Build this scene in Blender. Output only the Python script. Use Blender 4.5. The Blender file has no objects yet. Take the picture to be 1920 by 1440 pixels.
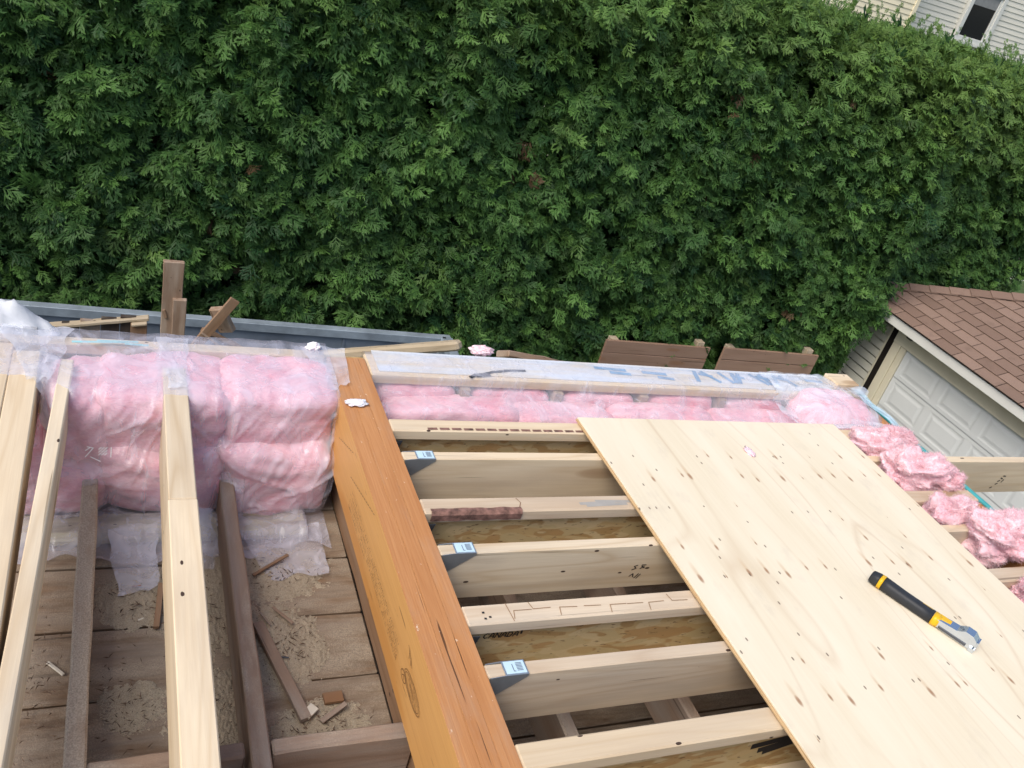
import bpy, bmesh, math, random
import numpy as np
from mathutils import Vector, Matrix, noise, Euler

random.seed(7); RNG = np.random.default_rng(11)
scene = bpy.context.scene
C = scene.collection
V = Vector

# ------------------------------------------------------------------ camera, light
EYE = V((0, 0, 1.55))
cam_d = bpy.data.cameras.new('camera'); cam = bpy.data.objects.new('camera', cam_d); C.objects.link(cam)
cr = V((0.90680316, -0.33253242, 0.25909501)); cd = V((0.03994909, -0.54406523, -0.83809134)); cf = V((0.41965713, 0.77033449, -0.4800757))
M = Matrix.Identity(4)
for i in range(3):
    M[i][0] = cr[i]; M[i][1] = -cd[i]; M[i][2] = -cf[i]; M[i][3] = EYE[i]
cam.matrix_world = M
cam_d.sensor_fit = 'HORIZONTAL'; cam_d.sensor_width = 36; cam_d.lens = 30.742
cam_d.clip_start = 0.05; cam_d.clip_end = 500
scene.camera = cam

SUN_DIR = V((-0.55, -0.28, 0.79)).normalized()          # towards the sun
elev = math.asin(SUN_DIR.z); az = math.atan2(SUN_DIR.x, SUN_DIR.y)
w = bpy.data.worlds.new('World'); scene.world = w; w.use_nodes = True
nt = w.node_tree; bg = nt.nodes['Background']
sky = nt.nodes.new('ShaderNodeTexSky'); sky.sky_type = 'NISHITA'; sky.sun_disc = False
sky.sun_elevation = elev; sky.sun_rotation = az; sky.air_density = 1.0; sky.dust_density = 3.0; sky.ozone_density = 1.0
nt.links.new(sky.outputs[0], bg.inputs[0]); bg.inputs[1].default_value = 0.115
sd = bpy.data.lights.new('sun', 'SUN'); sd.energy = 1.4; sd.angle = math.radians(38); sd.color = (1.0, 0.94, 0.84)
so = bpy.data.objects.new('sun', sd); C.objects.link(so)
so.rotation_euler = (-SUN_DIR).to_track_quat('-Z', 'Y').to_euler()
scene.view_settings.view_transform = 'Standard'; scene.view_settings.look = 'None'
scene.view_settings.gamma = 1; scene.view_settings.use_curve_mapping = False
scene.view_settings.exposure = 0.80

# ------------------------------------------------------------------ materials
class NT:
    def __init__(s, name):
        s.m = bpy.data.materials.new(name); s.m.use_nodes = True
        s.t = s.m.node_tree; s.b = s.t.nodes['Principled BSDF']; s.out = s.t.nodes['Material Output']
        s.b.inputs['Roughness'].default_value = 0.7
        s.b.inputs['Specular IOR Level'].default_value = 0.3
    def n(s, typ, **kw):
        x = s.t.nodes.new(typ)
        for k, v in kw.items(): setattr(x, k, v)
        return x
    def l(s, a, b): s.t.links.new(a, b)
    def val(s, sock, v):
        if hasattr(v, 'is_linked'): s.l(v, sock)
        else: sock.default_value = v
    def math(s, op, a, b=None, clamp=False):
        x = s.n('ShaderNodeMath', operation=op); x.use_clamp = clamp
        s.val(x.inputs[0], a)
        if b is not None: s.val(x.inputs[1], b)
        return x.outputs[0]
    def coord(s, scale=(1, 1, 1), rand=True, rot=(0, 0, 0), kind='Object'):
        tc = s.n('ShaderNodeTexCoord'); o = tc.outputs[kind]
        if rand:
            oi = s.n('ShaderNodeObjectInfo')
            sc = s.n('ShaderNodeVectorMath', operation='SCALE'); sc.inputs[0].default_value = (37.3, 11.7, 23.1)
            s.l(oi.outputs['Random'], sc.inputs['Scale'])
            ad = s.n('ShaderNodeVectorMath', operation='ADD'); s.l(o, ad.inputs[0]); s.l(sc.outputs[0], ad.inputs[1]); o = ad.outputs[0]
        mp = s.n('ShaderNodeMapping'); mp.inputs['Scale'].default_value = scale; mp.inputs['Rotation'].default_value = rot
        s.l(o, mp.inputs[0]); return mp.outputs[0]
    def noise(s, vec, scale=1, detail=3, rough=.5, dist=0):
        x = s.n('ShaderNodeTexNoise'); s.l(vec, x.inputs['Vector'])
        x.inputs['Scale'].default_value = scale; x.inputs['Detail'].default_value = detail
        x.inputs['Roughness'].default_value = rough; x.inputs['Distortion'].default_value = dist
        return x.outputs['Fac']
    def ramp(s, fac, pts):
        x = s.n('ShaderNodeValToRGB'); s.l(fac, x.inputs[0]); e = x.color_ramp.elements
        while len(e) < len(pts): e.new(.5)
        for i, (p, c) in enumerate(pts):
            e[i].position = p; e[i].color = (c, c, c, 1) if isinstance(c, (int, float)) else (*c, 1)
        return x.outputs[0]
    def mix(s, fac, a, b, mode='MIX'):
        x = s.n('ShaderNodeMix', data_type='RGBA', blend_type=mode)
        s.val(x.inputs[0], fac)
        for sock, v in ((x.inputs[6], a), (x.inputs[7], b)):
            if hasattr(v, 'is_linked'): s.l(v, sock)
            else: sock.default_value = (*v, 1)
        return x.outputs[2]
    def base(s, c):
        if hasattr(c, 'is_linked'): s.l(c, s.b.inputs['Base Color'])
        else: s.b.inputs['Base Color'].default_value = (*c, 1)
    def bump(s, h, strength=.3, dist=.005):
        x = s.n('ShaderNodeBump'); x.inputs['Strength'].default_value = strength; x.inputs['Distance'].default_value = dist
        s.l(h, x.inputs['Height']); s.l(x.outputs[0], s.b.inputs['Normal']); return x.outputs[0]

def wood(name, base, late, knot=(.24, .12, .055), ring=9, ringamt=.55, knots=.45, stain=None, stainamt=.0, spots=.4, rough=.72,
         kscale=(1.6, 7, 7), dust=None, bumpk=.25, dustlim=(.42, .62)):
    """grain runs along the local X axis of the piece"""
    t = NT(name)
    v = t.coord((.45, 5, 5)); n1 = t.noise(v, 1.3, 2, .5)
    fr = t.math('PINGPONG', t.math('MULTIPLY', n1, ring), .5)
    rg = t.ramp(fr, [(0, 1), (.16, .35), (.32, 0)])
    fine = t.noise(t.coord((4, 150, 150)), 1, 3, .6)
    col = t.mix(t.math('MULTIPLY', rg, ringamt), base, late)
    col = t.mix(t.ramp(fine, [(.3, .35), (.7, 0)]), col, late)
    big = t.noise(t.coord((1.2, 6, 6)), 1, 3, .55)
    col = t.mix(t.ramp(big, [(.35, 0), (.75, .35)]), col, tuple(min(1, c * 1.22) for c in base))
    tone = t.n('ShaderNodeObjectInfo')
    col = t.mix(t.math('MULTIPLY', tone.outputs['Random'], .35), col, tuple(c * .78 for c in late))
    if stain:
        sn = t.noise(t.coord((1.5, 9, 9)), 1.2, 5, .6)
        col = t.mix(t.math('MULTIPLY', t.ramp(sn, [(.45, 0), (.66, 1)]), stainamt), col, stain)
    if knots > 0:
        vo = t.n('ShaderNodeTexVoronoi'); vo.feature = 'F1'; t.l(t.coord(kscale), vo.inputs['Vector']); vo.inputs['Scale'].default_value = 1
        sep = t.n('ShaderNodeSeparateColor'); t.l(vo.outputs['Color'], sep.inputs[0])
        on = t.math('LESS_THAN', sep.outputs[0], knots * 1.3)
        kd = t.math('DIVIDE', vo.outputs['Distance'], t.math('ADD', t.math('MULTIPLY', sep.outputs[1], .15), .09))
        kk = t.ramp(kd, [(0, 1), (.55, .8), (.85, .5), (1, 0)])
        col = t.mix(t.math('MULTIPLY', kk, on), col, knot)
        halo = t.math('MULTIPLY', t.ramp(t.math('MULTIPLY', kd, .4), [(.2, .4), (1, 0)]), on)
        col = t.mix(halo, col, late)
    if spots > 0:
        vo2 = t.n('ShaderNodeTexVoronoi'); t.l(t.coord((16, 34, 34)), vo2.inputs['Vector']); vo2.inputs['Scale'].default_value = 1
        sp2 = t.n('ShaderNodeSeparateColor'); t.l(vo2.outputs['Color'], sp2.inputs[0])
        f2 = t.math('MULTIPLY', t.math('LESS_THAN', vo2.outputs['Distance'], .13), t.math('LESS_THAN', sp2.outputs[1], .16 * spots))
        col = t.mix(f2, col, (.06, .035, .025))
    ck = t.noise(t.coord((1.1, 55, 55)), 1, 2.5, .55, .15)
    col = t.mix(t.ramp(ck, [(.685, 0), (.71, .6)]), col, tuple(c * .28 for c in late))
    hgt = t.math('ADD', t.math('MULTIPLY', fine, .6), t.math('MULTIPLY', n1, .6))
    if dust:
        ge = t.n('ShaderNodeNewGeometry'); sx = t.n('ShaderNodeSeparateXYZ'); t.l(ge.outputs['True Normal'], sx.inputs[0])
        up = t.math('GREATER_THAN', sx.outputs[2], .6)
        dn = t.noise(t.coord((5, 14, 14)), 1, 6, .65)
        dm = t.math('MULTIPLY', up, t.ramp(dn, [(dustlim[0], 0), (dustlim[1], 1)]))
        grain = t.noise(t.coord((260, 260, 260)), 1, 2, .7)
        dcol = t.mix(t.ramp(grain, [(.35, 0), (.65, 1)]), tuple(c * .6 for c in dust), dust)
        col = t.mix(dm, col, dcol)
        hgt = t.math('ADD', hgt, t.math('MULTIPLY', grain, .8))
    t.base(col); t.b.inputs['Roughness'].default_value = rough
    t.bump(hgt, bumpk, .003)
    return t.m

NEW = wood('new_spruce', (.72, .60, .43), (.54, .39, .23), ringamt=.5, knots=.45, spots=.9, stain=(.50, .40, .29), stainamt=.5)
NEW2 = wood('new_spruce_pale', (.70, .595, .44), (.50, .37, .23), ringamt=.75, knots=.3, stain=(.42, .36, .29), stainamt=.45, spots=.8)
STAINED = wood('fir_flange', (.66, .55, .41), (.44, .31, .20), ringamt=.5, knots=.5, stain=(.36, .31, .26), stainamt=.35, kscale=(2.4, 8, 8))
GREYED = wood('spruce_side', (.44, .36, .26), (.32, .24, .16), ringamt=.55, knots=.35, ring=14)
OLD = wood('old_lumber', (.30, .215, .16), (.18, .12, .085), knot=(.05, .03, .02), ringamt=.5, stain=(.30, .265, .235), stainamt=.65, bumpk=.5, dust=(.42, .35, .28), dustlim=(.5, .75))
DUSTY = wood('dusty_lumber', (.27, .18, .12), (.15, .09, .055), ringamt=.4, stain=(.3, .25, .2), stainamt=.5, bumpk=.6, dust=(.46, .38, .30), dustlim=(.22, .48))
PLANK = wood('old_plank', (.23, .15, .092), (.095, .06, .038), ringamt=.7, ring=16, stain=(.27, .225, .18), stainamt=.7, bumpk=.6, dust=(.37, .30, .225), dustlim=(.38, .64), kscale=(1.2, 5, 5))
BROWN = wood('brown_lumber', (.26, .155, .09), (.15, .085, .048), ringamt=.45, stain=(.30, .22, .16), stainamt=.5, bumpk=.4)
DEMO = wood('reclaimed_board', (.30, .205, .14), (.19, .12, .08), ringamt=.5, stain=(.44, .36, .29), stainamt=.6, bumpk=.5)
PANELW = wood('stained_cedar', (.30, .195, .135), (.21, .125, .085), ringamt=.35, knots=.5, spots=.5, stain=(.30, .20, .15), stainamt=.4)
POLEW = wood('weathered_pole', (.46, .38, .27), (.30, .23, .15), ringamt=.5, stain=(.5, .44, .34), stainamt=.5)
LVLTOP = wood('lvl_edge', (.53, .235, .075), (.40, .155, .04), ringamt=.25, knots=0, spots=.3, stain=(.46, .27, .15), stainamt=.55, rough=.6)

def lvl_face():
    t = NT('lvl_face')
    n1 = t.noise(t.coord((.7, 5, 5)), 1.2, 3)
    col = t.mix(t.ramp(n1, [(.40, 0), (.47, 1)]), (.53, .25, .068), (.61, .325, .108))
    f = t.noise(t.coord((3, 130, 130)), 1, 3, .6)
    col = t.mix(t.ramp(f, [(.3, .35), (.65, 0)]), col, (.44, .21, .06))
    c = t.noise(t.coord((9, 75, 75)), 1, 2, .5)
    col = t.mix(t.ramp(c, [(.73, 0), (.77, .6)]), col, (.09, .04, .015))
    t.base(col); t.b.inputs['Roughness'].default_value = .5; t.bump(f, .15, .002)
    return t.m
LVLFACE = lvl_face()
def lvl_edge():
    t = NT('lvl_top')
    n1 = t.noise(t.coord((.8, 9, 9)), 1.2, 4, .6)
    col = t.mix(t.ramp(n1, [(.36, 0), (.64, 1)]), (.41, .18, .066), (.52, .25, .10))
    f = t.noise(t.coord((5, 210, 210)), 1, 3, .6)
    col = t.mix(t.ramp(f, [(.32, .5), (.62, 0)]), col, (.36, .135, .04))
    st = t.noise(t.coord((3.2, 12, 12)), 1, 5, .65)
    col = t.mix(t.ramp(st, [(.52, 0), (.75, .55)]), col, (.40, .25, .16))
    c = t.noise(t.coord((1.6, 60, 60)), 1, 2.5, .55, .15)
    crack = t.ramp(c, [(.665, 0), (.69, 1)])
    col = t.mix(t.math('MULTIPLY', crack, .85), col, (.05, .018, .006))
    w_ = t.noise(t.coord((40, 60, 60)), 1, 3, .6)
    col = t.mix(t.ramp(w_, [(.69, 0), (.73, .7)]), col, (.70, .55, .40))
    t.base(col); t.b.inputs['Roughness'].default_value = .6
    t.bump(t.math('SUBTRACT', f, crack), .35, .003); return t.m
LVLTOP = lvl_edge()

def plywood():
    t = NT('plywood_face')                        # long axis of the sheet is local X
    n1 = t.noise(t.coord((.55, 2.6, 2.6), rand=False), 1.0, 1.2, .4)
    fr = t.math('PINGPONG', t.math('MULTIPLY', n1, 11), .5)
    line = t.ramp(fr, [(0, 1), (.045, .5), (.10, 0)])
    patch = t.noise(t.coord((.9, 2.5, 2.5), rand=False), 1, 2)
    line = t.math('MULTIPLY', line, t.ramp(patch, [(.42, .03), (.62, .30)]))
    f = t.noise(t.coord((2.5, 110, 110), rand=False), 1, 3, .6)
    col = t.mix(t.ramp(f, [(.3, .28), (.68, 0)]), (.72, .635, .475), (.60, .49, .33))
    bl = t.noise(t.coord((.8, 4, 4), rand=False), 1.3, 3)
    col = t.mix(t.ramp(bl, [(.4, 0), (.65, .8)]), col, (.77, .69, .54))
    col = t.mix(line, col, (.42, .25, .12))
    # rows of elongated knots, repeating along the sheet as peeled veneer does
    tc_ = t.n('ShaderNodeTexCoord'); sx_ = t.n('ShaderNodeSeparateXYZ'); t.l(tc_.outputs['Object'], sx_.inputs[0])
    for y0, cells, prob, spread, sz in ((.8825, 11.5, .80, .045, 1.0), (1.0025, 6.5, .6, .02, .8), (.70, 5.0, .45, .25, .45)):
        q = t.math('DIVIDE', t.math('SUBTRACT', sx_.outputs[0], y0), .452)
        ri = t.math('ROUND', q); du = t.math('MULTIPLY', t.math('SUBTRACT', q, ri), .452)
        wv = t.math('ADD', t.math('MULTIPLY', sx_.outputs[1], cells), t.math('MULTIPLY', ri, 7.31))
        vo = t.n('ShaderNodeTexVoronoi'); vo.voronoi_dimensions = '1D'; t.l(wv, vo.inputs['W']); vo.inputs['Scale'].default_value = 1; vo.inputs['Randomness'].default_value = .85
        sep = t.n('ShaderNodeSeparateColor'); t.l(vo.outputs['Color'], sep.inputs[0])
        on = t.math('LESS_THAN', sep.outputs[0], prob)
        off = t.math('MULTIPLY', t.math('SUBTRACT', sep.outputs[1], .5), spread)
        size = t.math('MULTIPLY', t.math('ADD', t.math('MULTIPLY', sep.outputs[2], .72), .38), sz)
        ex = t.math('DIVIDE', t.math('DIVIDE', vo.outputs['Distance'], cells), t.math('MULTIPLY', size, .0080))
        ey0 = t.math('SUBTRACT', du, off)
        ey = t.math('DIVIDE', ey0, t.math('MULTIPLY', size, .021))
        r = t.math('SQRT', t.math('ADD', t.math('POWER', ex, 2), t.math('POWER', t.math('ABSOLUTE', ey), 2)))
        k = t.math('MULTIPLY', t.ramp(r, [(0, 1), (.55, .75), (1, 0)]), on)
        # the pale brown streak that trails from each knot
        ex2 = t.math('MULTIPLY', ex, .8); ey2 = t.math('MULTIPLY', t.math('SUBTRACT', ey, 1.2), .42)
        r2 = t.math('SQRT', t.math('ADD', t.math('POWER', ex2, 2), t.math('POWER', t.math('ABSOLUTE', ey2), 2)))
        h = t.math('MULTIPLY', t.ramp(r2, [(.1, .5), (1, 0)]), on)
        col = t.mix(h, col, (.56, .39, .22)); col = t.mix(t.math('MULTIPLY', k, .95), col, (.31, .16, .08))
    sp = t.n('ShaderNodeTexVoronoi'); sp.voronoi_dimensions = '2D'; t.l(t.coord((26, 60, 0), rand=False), sp.inputs['Vector']); sp.inputs['Scale'].default_value = 1
    s2 = t.n('ShaderNodeSeparateColor'); t.l(sp.outputs['Color'], s2.inputs[0])
    fl = t.math('MULTIPLY', t.math('LESS_THAN', sp.outputs['Distance'], .17), t.math('LESS_THAN', s2.outputs[0], .02))
    col = t.mix(t.math('MULTIPLY', fl, .8), col, (.12, .07, .045))
    sm = t.noise(t.coord((3.5, 6, 6), rand=False), 1.3, 6, .68); col = t.mix(t.ramp(sm, [(.56, 0), (.74, .32)]), col, (.48, .41, .33))
    t.base(col); t.b.inputs['Roughness'].default_value = .62; t.bump(f, .12, .002); return t.m
PLY = plywood()
PLYEDGE = wood('plywood_edge', (.52, .36, .19), (.33, .20, .09), ringamt=.6, knots=0, ring=20)

def osb():
    t = NT('osb')
    col = (.53, .375, .175)
    for i, (r, a, b) in enumerate(((.5, (.58, .43, .22), .50), (2.1, (.42, .265, .11), .52), (-.7, (.61, .48, .27), .53), (1.3, (.46, .285, .12), .56), (2.7, (.54, .42, .22), .56))):
        n = t.noise(t.coord((9, 9, 26), rot=(0, r, 0)), 1, 1.2, .5, .3)
        col = t.mix(t.ramp(n, [(b, 0), (b + .03, .9)]), col, a)
    n = t.noise(t.coord((40, 40, 130), rot=(0, .9, 0)), 1, 2)
    col = t.mix(t.ramp(n, [(.64, 0), (.70, .7)]), col, (.13, .07, .03))
    t.base(col); t.b.inputs['Roughness'].default_value = .7; t.bump(n, .3, .003); return t.m
OSB = osb()

def plain(name, c, rough=.5, metal=0, var=.12, scale=14, bump=0, spec=.4):
    t = NT(name); n = t.noise(t.coord((scale,) * 3), 1, 4, .6)
    t.base(t.mix(t.ramp(n, [(.3, 0), (.7, 1)]), tuple(x * (1 - var) for x in c), tuple(min(1, x * (1 + var)) for x in c)))
    t.b.inputs['Roughness'].default_value = rough; t.b.inputs['Metallic'].default_value = metal; t.b.inputs['Specular IOR Level'].default_value = spec
    if bump: t.bump(n, bump, .004)
    return t.m
GALV = plain('galvanised_steel', (.42, .46, .50), .4, .8)
HANGDARK = plain('dull_steel', (.085, .09, .10), .5, .4)
STICK = plain('label_paper', (.50, .66, .74), .5, 0, .04)
WHITE = plain('white_paint', (.66, .66, .62), .45, 0, .05, 4)
CREAM = plain('cream_paint', (.60, .56, .43), .5, 0, .06, 4)
SIDE_G = plain('garage_siding', (.56, .55, .47), .45, 0, .05, 3)
SIDE_H = plain('house_siding', (.70, .67, .58), .45, 0, .04, 2)
SIDE_SUN = plain('sun_tinted_siding', (.80, .72, .52), .45, 0, .04, 2)  # house siding with warm sunlight put into its colour
DOORW = plain('garage_door_paint', (.60, .625, .62), .42, 0, .03, 3)
INK = plain('black_ink', (.018, .017, .018), .6, 0, .1)
BARK_INK = plain('brown_ink', (.16, .08, .03), .6)
BLUEP = plain('blue_print', (.20, .33, .48), .5, 0, .2, 20)
WRAP = wood('white_wrap', (.60, .63, .67), (.44, .50, .58), knots=0, spots=0, ringamt=.6, stain=(.60, .50, .36), stainamt=1.0, bumpk=.1)
TEAL = plain('teal_gasket', (.06, .36, .37), .5, 0, .1)
BIN = plain('bin_steel', (.18, .215, .26), .5, .2, .25, 3, .1)
BINRAIL = plain('bin_rail_steel', (.25, .30, .345), .5, .2, .25, 6, .1)
BLACKR = plain('black_rubber', (.022, .024, .028), .55, 0, .15, 40)
YEL = plain('yellow_plastic', (.72, .42, .01), .4, 0, .05)
CHROME = plain('chrome_steel', (.60, .66, .74), .22, .95, .05, 30)
GLASS = plain('dark_glass', (.012, .014, .016), .06, 0, .05, 1, 0, .6)
BLIND = plain('window_blind', (.25, .25, .25), .5)
CHARRED = wood('tarred_wood', (.018, .013, .010), (.008, .006, .005), knot=(.20, .09, .03), knots=.15, ringamt=.5, spots=0, bumpk=.6)
PANELDARK = wood('dark_sheathing', (.055, .040, .032), (.03, .022, .018), ringamt=.4, stain=(.10, .085, .07), stainamt=.6, bumpk=.6)
LIGHTCHIP = plain('pale_chip', (.60, .55, .46), .7)
BARKM = plain('bark', (.19, .10, .078), .85, 0, .6, 45, .8)
ASPHALT = plain('asphalt', (.055, .055, .056), .85, 0, .3, 50, .3)
GRASSM = plain('lawn', (.05, .085, .025), .9, 0, .4, 8, .4)
SACK = plain('white_sack', (.68, .70, .74), .5, 0, .05, 12, .3)

def shingle_mat():
    t = NT('asphalt_shingle'); oi = t.n('ShaderNodeObjectInfo')
    g = t.noise(t.coord((240,) * 3), 1, 2, .7); st = t.noise(t.coord((4, 4, 4)), 1, 4, .6)
    col = t.mix(oi.outputs['Random'], (.195, .132, .102), (.290, .203, .160))
    col = t.mix(t.ramp(g, [(.35, .45), (.65, 0)]), col, (.13, .075, .055))
    col = t.mix(t.ramp(st, [(.56, 0), (.72, .5)]), col, (.12, .08, .06))
    t.base(col); t.b.inputs['Roughness'].default_value = .9; t.bump(g, .4, .003); return t.m
SHING = shingle_mat()

def sawdust_mat():
    t = NT('sawdust'); g = t.noise(t.coord((420,) * 3), 1, 3, .7); f = t.noise(t.coord((120, 120, 120)), 1, 2, .6)
    col = t.mix(t.ramp(g, [(.35, 0), (.62, 1)]), (.31, .25, .18), (.52, .435, .325))
    col = t.mix(t.ramp(f, [(.64, 0), (.69, .8)]), col, (.09, .055, .035))
    t.base(col); t.b.inputs['Roughness'].default_value = .95; t.bump(g, .8, .006); return t.m
SAWD = sawdust_mat()

def insulation_mat(name='pink_insulation', a=(.70, .315, .385), b=(.80, .50, .555), c=(.56, .20, .265)):
    t = NT(name)
    n = t.noise(t.coord((5, 5, 9)), 1.4, 5, .62); f = t.noise(t.coord((28, 50, 70)), 1, 4, .7, 1.2)
    col = t.mix(t.ramp(n, [(.35, 0), (.65, 1)]), a, b)
    col = t.mix(t.ramp(f, [(.30, .45), (.52, 0)]), col, c)
    col = t.mix(t.ramp(f, [(.58, 0), (.78, .7)]), col, (.86, .60, .64))
    t.base(col); t.b.inputs['Roughness'].default_value = 1; t.b.inputs['Specular IOR Level'].default_value = .05
    t.b.inputs['Subsurface Weight'].default_value = .25; t.b.inputs['Subsurface Radius'].default_value = (.03, .012, .012)
    t.b.inputs['Subsurface Scale'].default_value = .6
    t.b.inputs['Sheen Weight'].default_value = .3
    t.bump(f, .6, .008); return t.m
PINK = insulation_mat()
PINK2 = insulation_mat('loose_pink_insulation', (.84, .49, .54), (.88, .66, .70), (.75, .39, .45))

def film_mat(name='plastic_film', lo=.15, hi=.48, tint=(.72, .72, .84), bmp=.4):
    t = NT(name); t.base(tint); t.b.inputs['Roughness'].default_value = .14; t.b.inputs['Specular IOR Level'].default_value = .65
    n = t.noise(t.coord((6, 6, 4)), 1.2, 3, .5, 1.8); s = t.noise(t.coord((30, 18, 4), rot=(.3, .6, .2)), 1, 2, .5, .6)
    fac = t.math('ADD', t.ramp(n, [(.30, lo), (.75, hi)]), t.ramp(s, [(.60, 0), (.80, .25)]), True)
    bp = t.bump(t.math('ADD', n, t.math('MULTIPLY', s, .5)), bmp, .02)
    tr = t.n('ShaderNodeBsdfTransparent'); mx = t.n('ShaderNodeMixShader')
    t.l(fac, mx.inputs[0]); t.l(tr.outputs[0], mx.inputs[1]); t.l(t.b.outputs[0], mx.inputs[2]); t.l(mx.outputs[0], t.out.inputs['Surface'])
    return t.m
FILM = film_mat()
FILMW = film_mat('plastic_film_folded', .20, .50, (.78, .80, .88), .25)

def leaf_mat():
    t = NT('cedar_leaf')
    at = t.n('ShaderNodeAttribute', attribute_type='INSTANCER', attribute_name='tint')
    at2 = t.n('ShaderNodeAttribute', attribute_type='INSTANCER', attribute_name='yel')
    col = t.mix(at.outputs['Fac'], (.014, .050, .015), (.088, .190, .042))
    col = t.mix(t.math('MULTIPLY', at2.outputs['Fac'], 1.1, True), col, (.140, .225, .045)); col = t.mix(t.math('GREATER_THAN', at2.outputs['Fac'], .93), col, (.11, .07, .035))
    t.base(col); t.b.inputs['Roughness'].default_value = .55; t.b.inputs['Specular IOR Level'].default_value = .25
    tl = t.n('ShaderNodeBsdfTranslucent'); t.l(col, tl.inputs[0]); mx = t.n('ShaderNodeMixShader'); mx.inputs[0].default_value = .10
    t.l(t.b.outputs[0], mx.inputs[1]); t.l(tl.outputs[0], mx.inputs[2]); t.l(mx.outputs[0], t.out.inputs['Surface'])
    return t.m
LEAF = leaf_mat()
TWIG = plain('twig_bark', (.075, .05, .035), .9, 0, .3, 30)

# ------------------------------------------------------------------ helpers
def tag(o, label=None, cat=None, group=None, kind=None):
    if label: o['label'] = label
    if cat: o['category'] = cat
    if group: o['group'] = group
    if kind: o['kind'] = kind
    return o
def thing(name, label, cat, loc=(0, 0, 0), group=None):
    o = bpy.data.objects.new(name, None); C.objects.link(o); o.location = loc; o.empty_display_size = .05
    return tag(o, label, cat, group)
def worldloc(p):
    s = V((0, 0, 0))
    while p is not None: s = s + p.location; p = p.parent
    return s
def link(name, me, mat, parent=None, loc=(0, 0, 0), rot=None):
    """loc in world; parents are never rotated except where a frame is given"""
    if mat is not None and not me.materials: me.materials.append(mat)
    o = bpy.data.objects.new(name, me); C.objects.link(o)
    if rot is not None: o.rotation_euler = rot.to_euler() if hasattr(rot, 'to_euler') else rot
    if parent is not None:
        o.parent = parent; o.location = V(loc)
        if parent.rotation_euler.to_matrix() == Matrix.Identity(3): o.location = V(loc) - worldloc(parent)
        else:
            pm = parent.rotation_euler.to_matrix(); o.location = pm.inverted() @ (V(loc) - worldloc(parent))
            r = (rot.to_matrix() if hasattr(rot, 'to_matrix') else (rot if rot is not None else Matrix.Identity(3)))
            o.rotation_euler = (pm.inverted() @ r).to_euler()
    else: o.location = loc
    return o
def mesh_from(name, vs, fs, smooth=False):
    me = bpy.data.meshes.new(name); me.from_pydata([tuple(v) for v in vs], [], fs); me.update()
    if smooth: me.polygons.foreach_set('use_smooth', [True] * len(me.polygons))
    return me
def box_mesh(name, L, W, T, bev=.003, segs=0, warp=0.0, rough=0.0, seed=0):
    bm = bmesh.new(); bmesh.ops.create_cube(bm, size=1)
    bmesh.ops.scale(bm, vec=(L, W, T), verts=bm.verts)
    if bev > 0: bmesh.ops.bevel(bm, geom=bm.edges[:], offset=min(bev, .3 * min(L, W, T)), segments=1, profile=.5, affect='EDGES')
    if segs > 1:
        for i in range(1, segs):
            bmesh.ops.bisect_plane(bm, geom=bm.verts[:] + bm.edges[:] + bm.faces[:], plane_co=(-L / 2 + L * i / segs, 0, 0), plane_no=(1, 0, 0))
        for v in bm.verts:
            x = v.co.x
            v.co.y += warp * math.sin(x * 1.7 + seed) + rough * noise.noise(V((x * 9, v.co.y * 20, v.co.z * 20 + seed)))
            v.co.z += warp * math.cos(x * 1.3 + seed * 2) + rough * noise.noise(V((x * 9 + 40, v.co.y * 20, v.co.z * 20 + seed)))
    me = bpy.data.meshes.new(name); bm.to_mesh(me); bm.free(); return me
def frame(a, b, up=(0, 0, 1)):
    x = (V(b) - V(a)).normalized(); z = V(up); z = (z - x * z.dot(x)).normalized(); y = z.cross(x)
    return Matrix((x, y, z)).transposed()
def board(name, a, b, W, T, mat, parent=None, up=(0, 0, 1), bev=.003, segs=0, warp=0, rough=0):
    """a length of timber; a-b is the centre line, W across, T along 'up'"""
    L = (V(b) - V(a)).length
    me = box_mesh(name, L, W, T, bev, segs, warp, rough, random.random() * 50)
    return link(name, me, mat, parent, (V(a) + V(b)) / 2, frame(a, b, up))
def boxm(name, x0, x1, y0, y1, z0, z1, mat, parent=None, along='x', bev=.003, **k):
    """axis aligned piece, grain along the named axis"""
    c = V(((x0 + x1) / 2, (y0 + y1) / 2, (z0 + z1) / 2))
    if along == 'x': return board(name, (x0, c.y, c.z), (x1, c.y, c.z), y1 - y0, z1 - z0, mat, parent, (0, 0, 1), bev, **k)
    if along == 'y': return board(name, (c.x, y0, c.z), (c.x, y1, c.z), x1 - x0, z1 - z0, mat, parent, (0, 0, 1), bev, **k)
    return board(name, (c.x, c.y, z0), (c.x, c.y, z1), x1 - x0, y1 - y0, mat, parent, (0, 1, 0), bev, **k)
def fbm(p, o=4, h=.6):
    s = 0; a = 1
    for i in range(o):
        s += a * noise.noise(p); p = p * 2.03 + V((7.1, 3.3, 5.7)); a *= h
    return s
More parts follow.
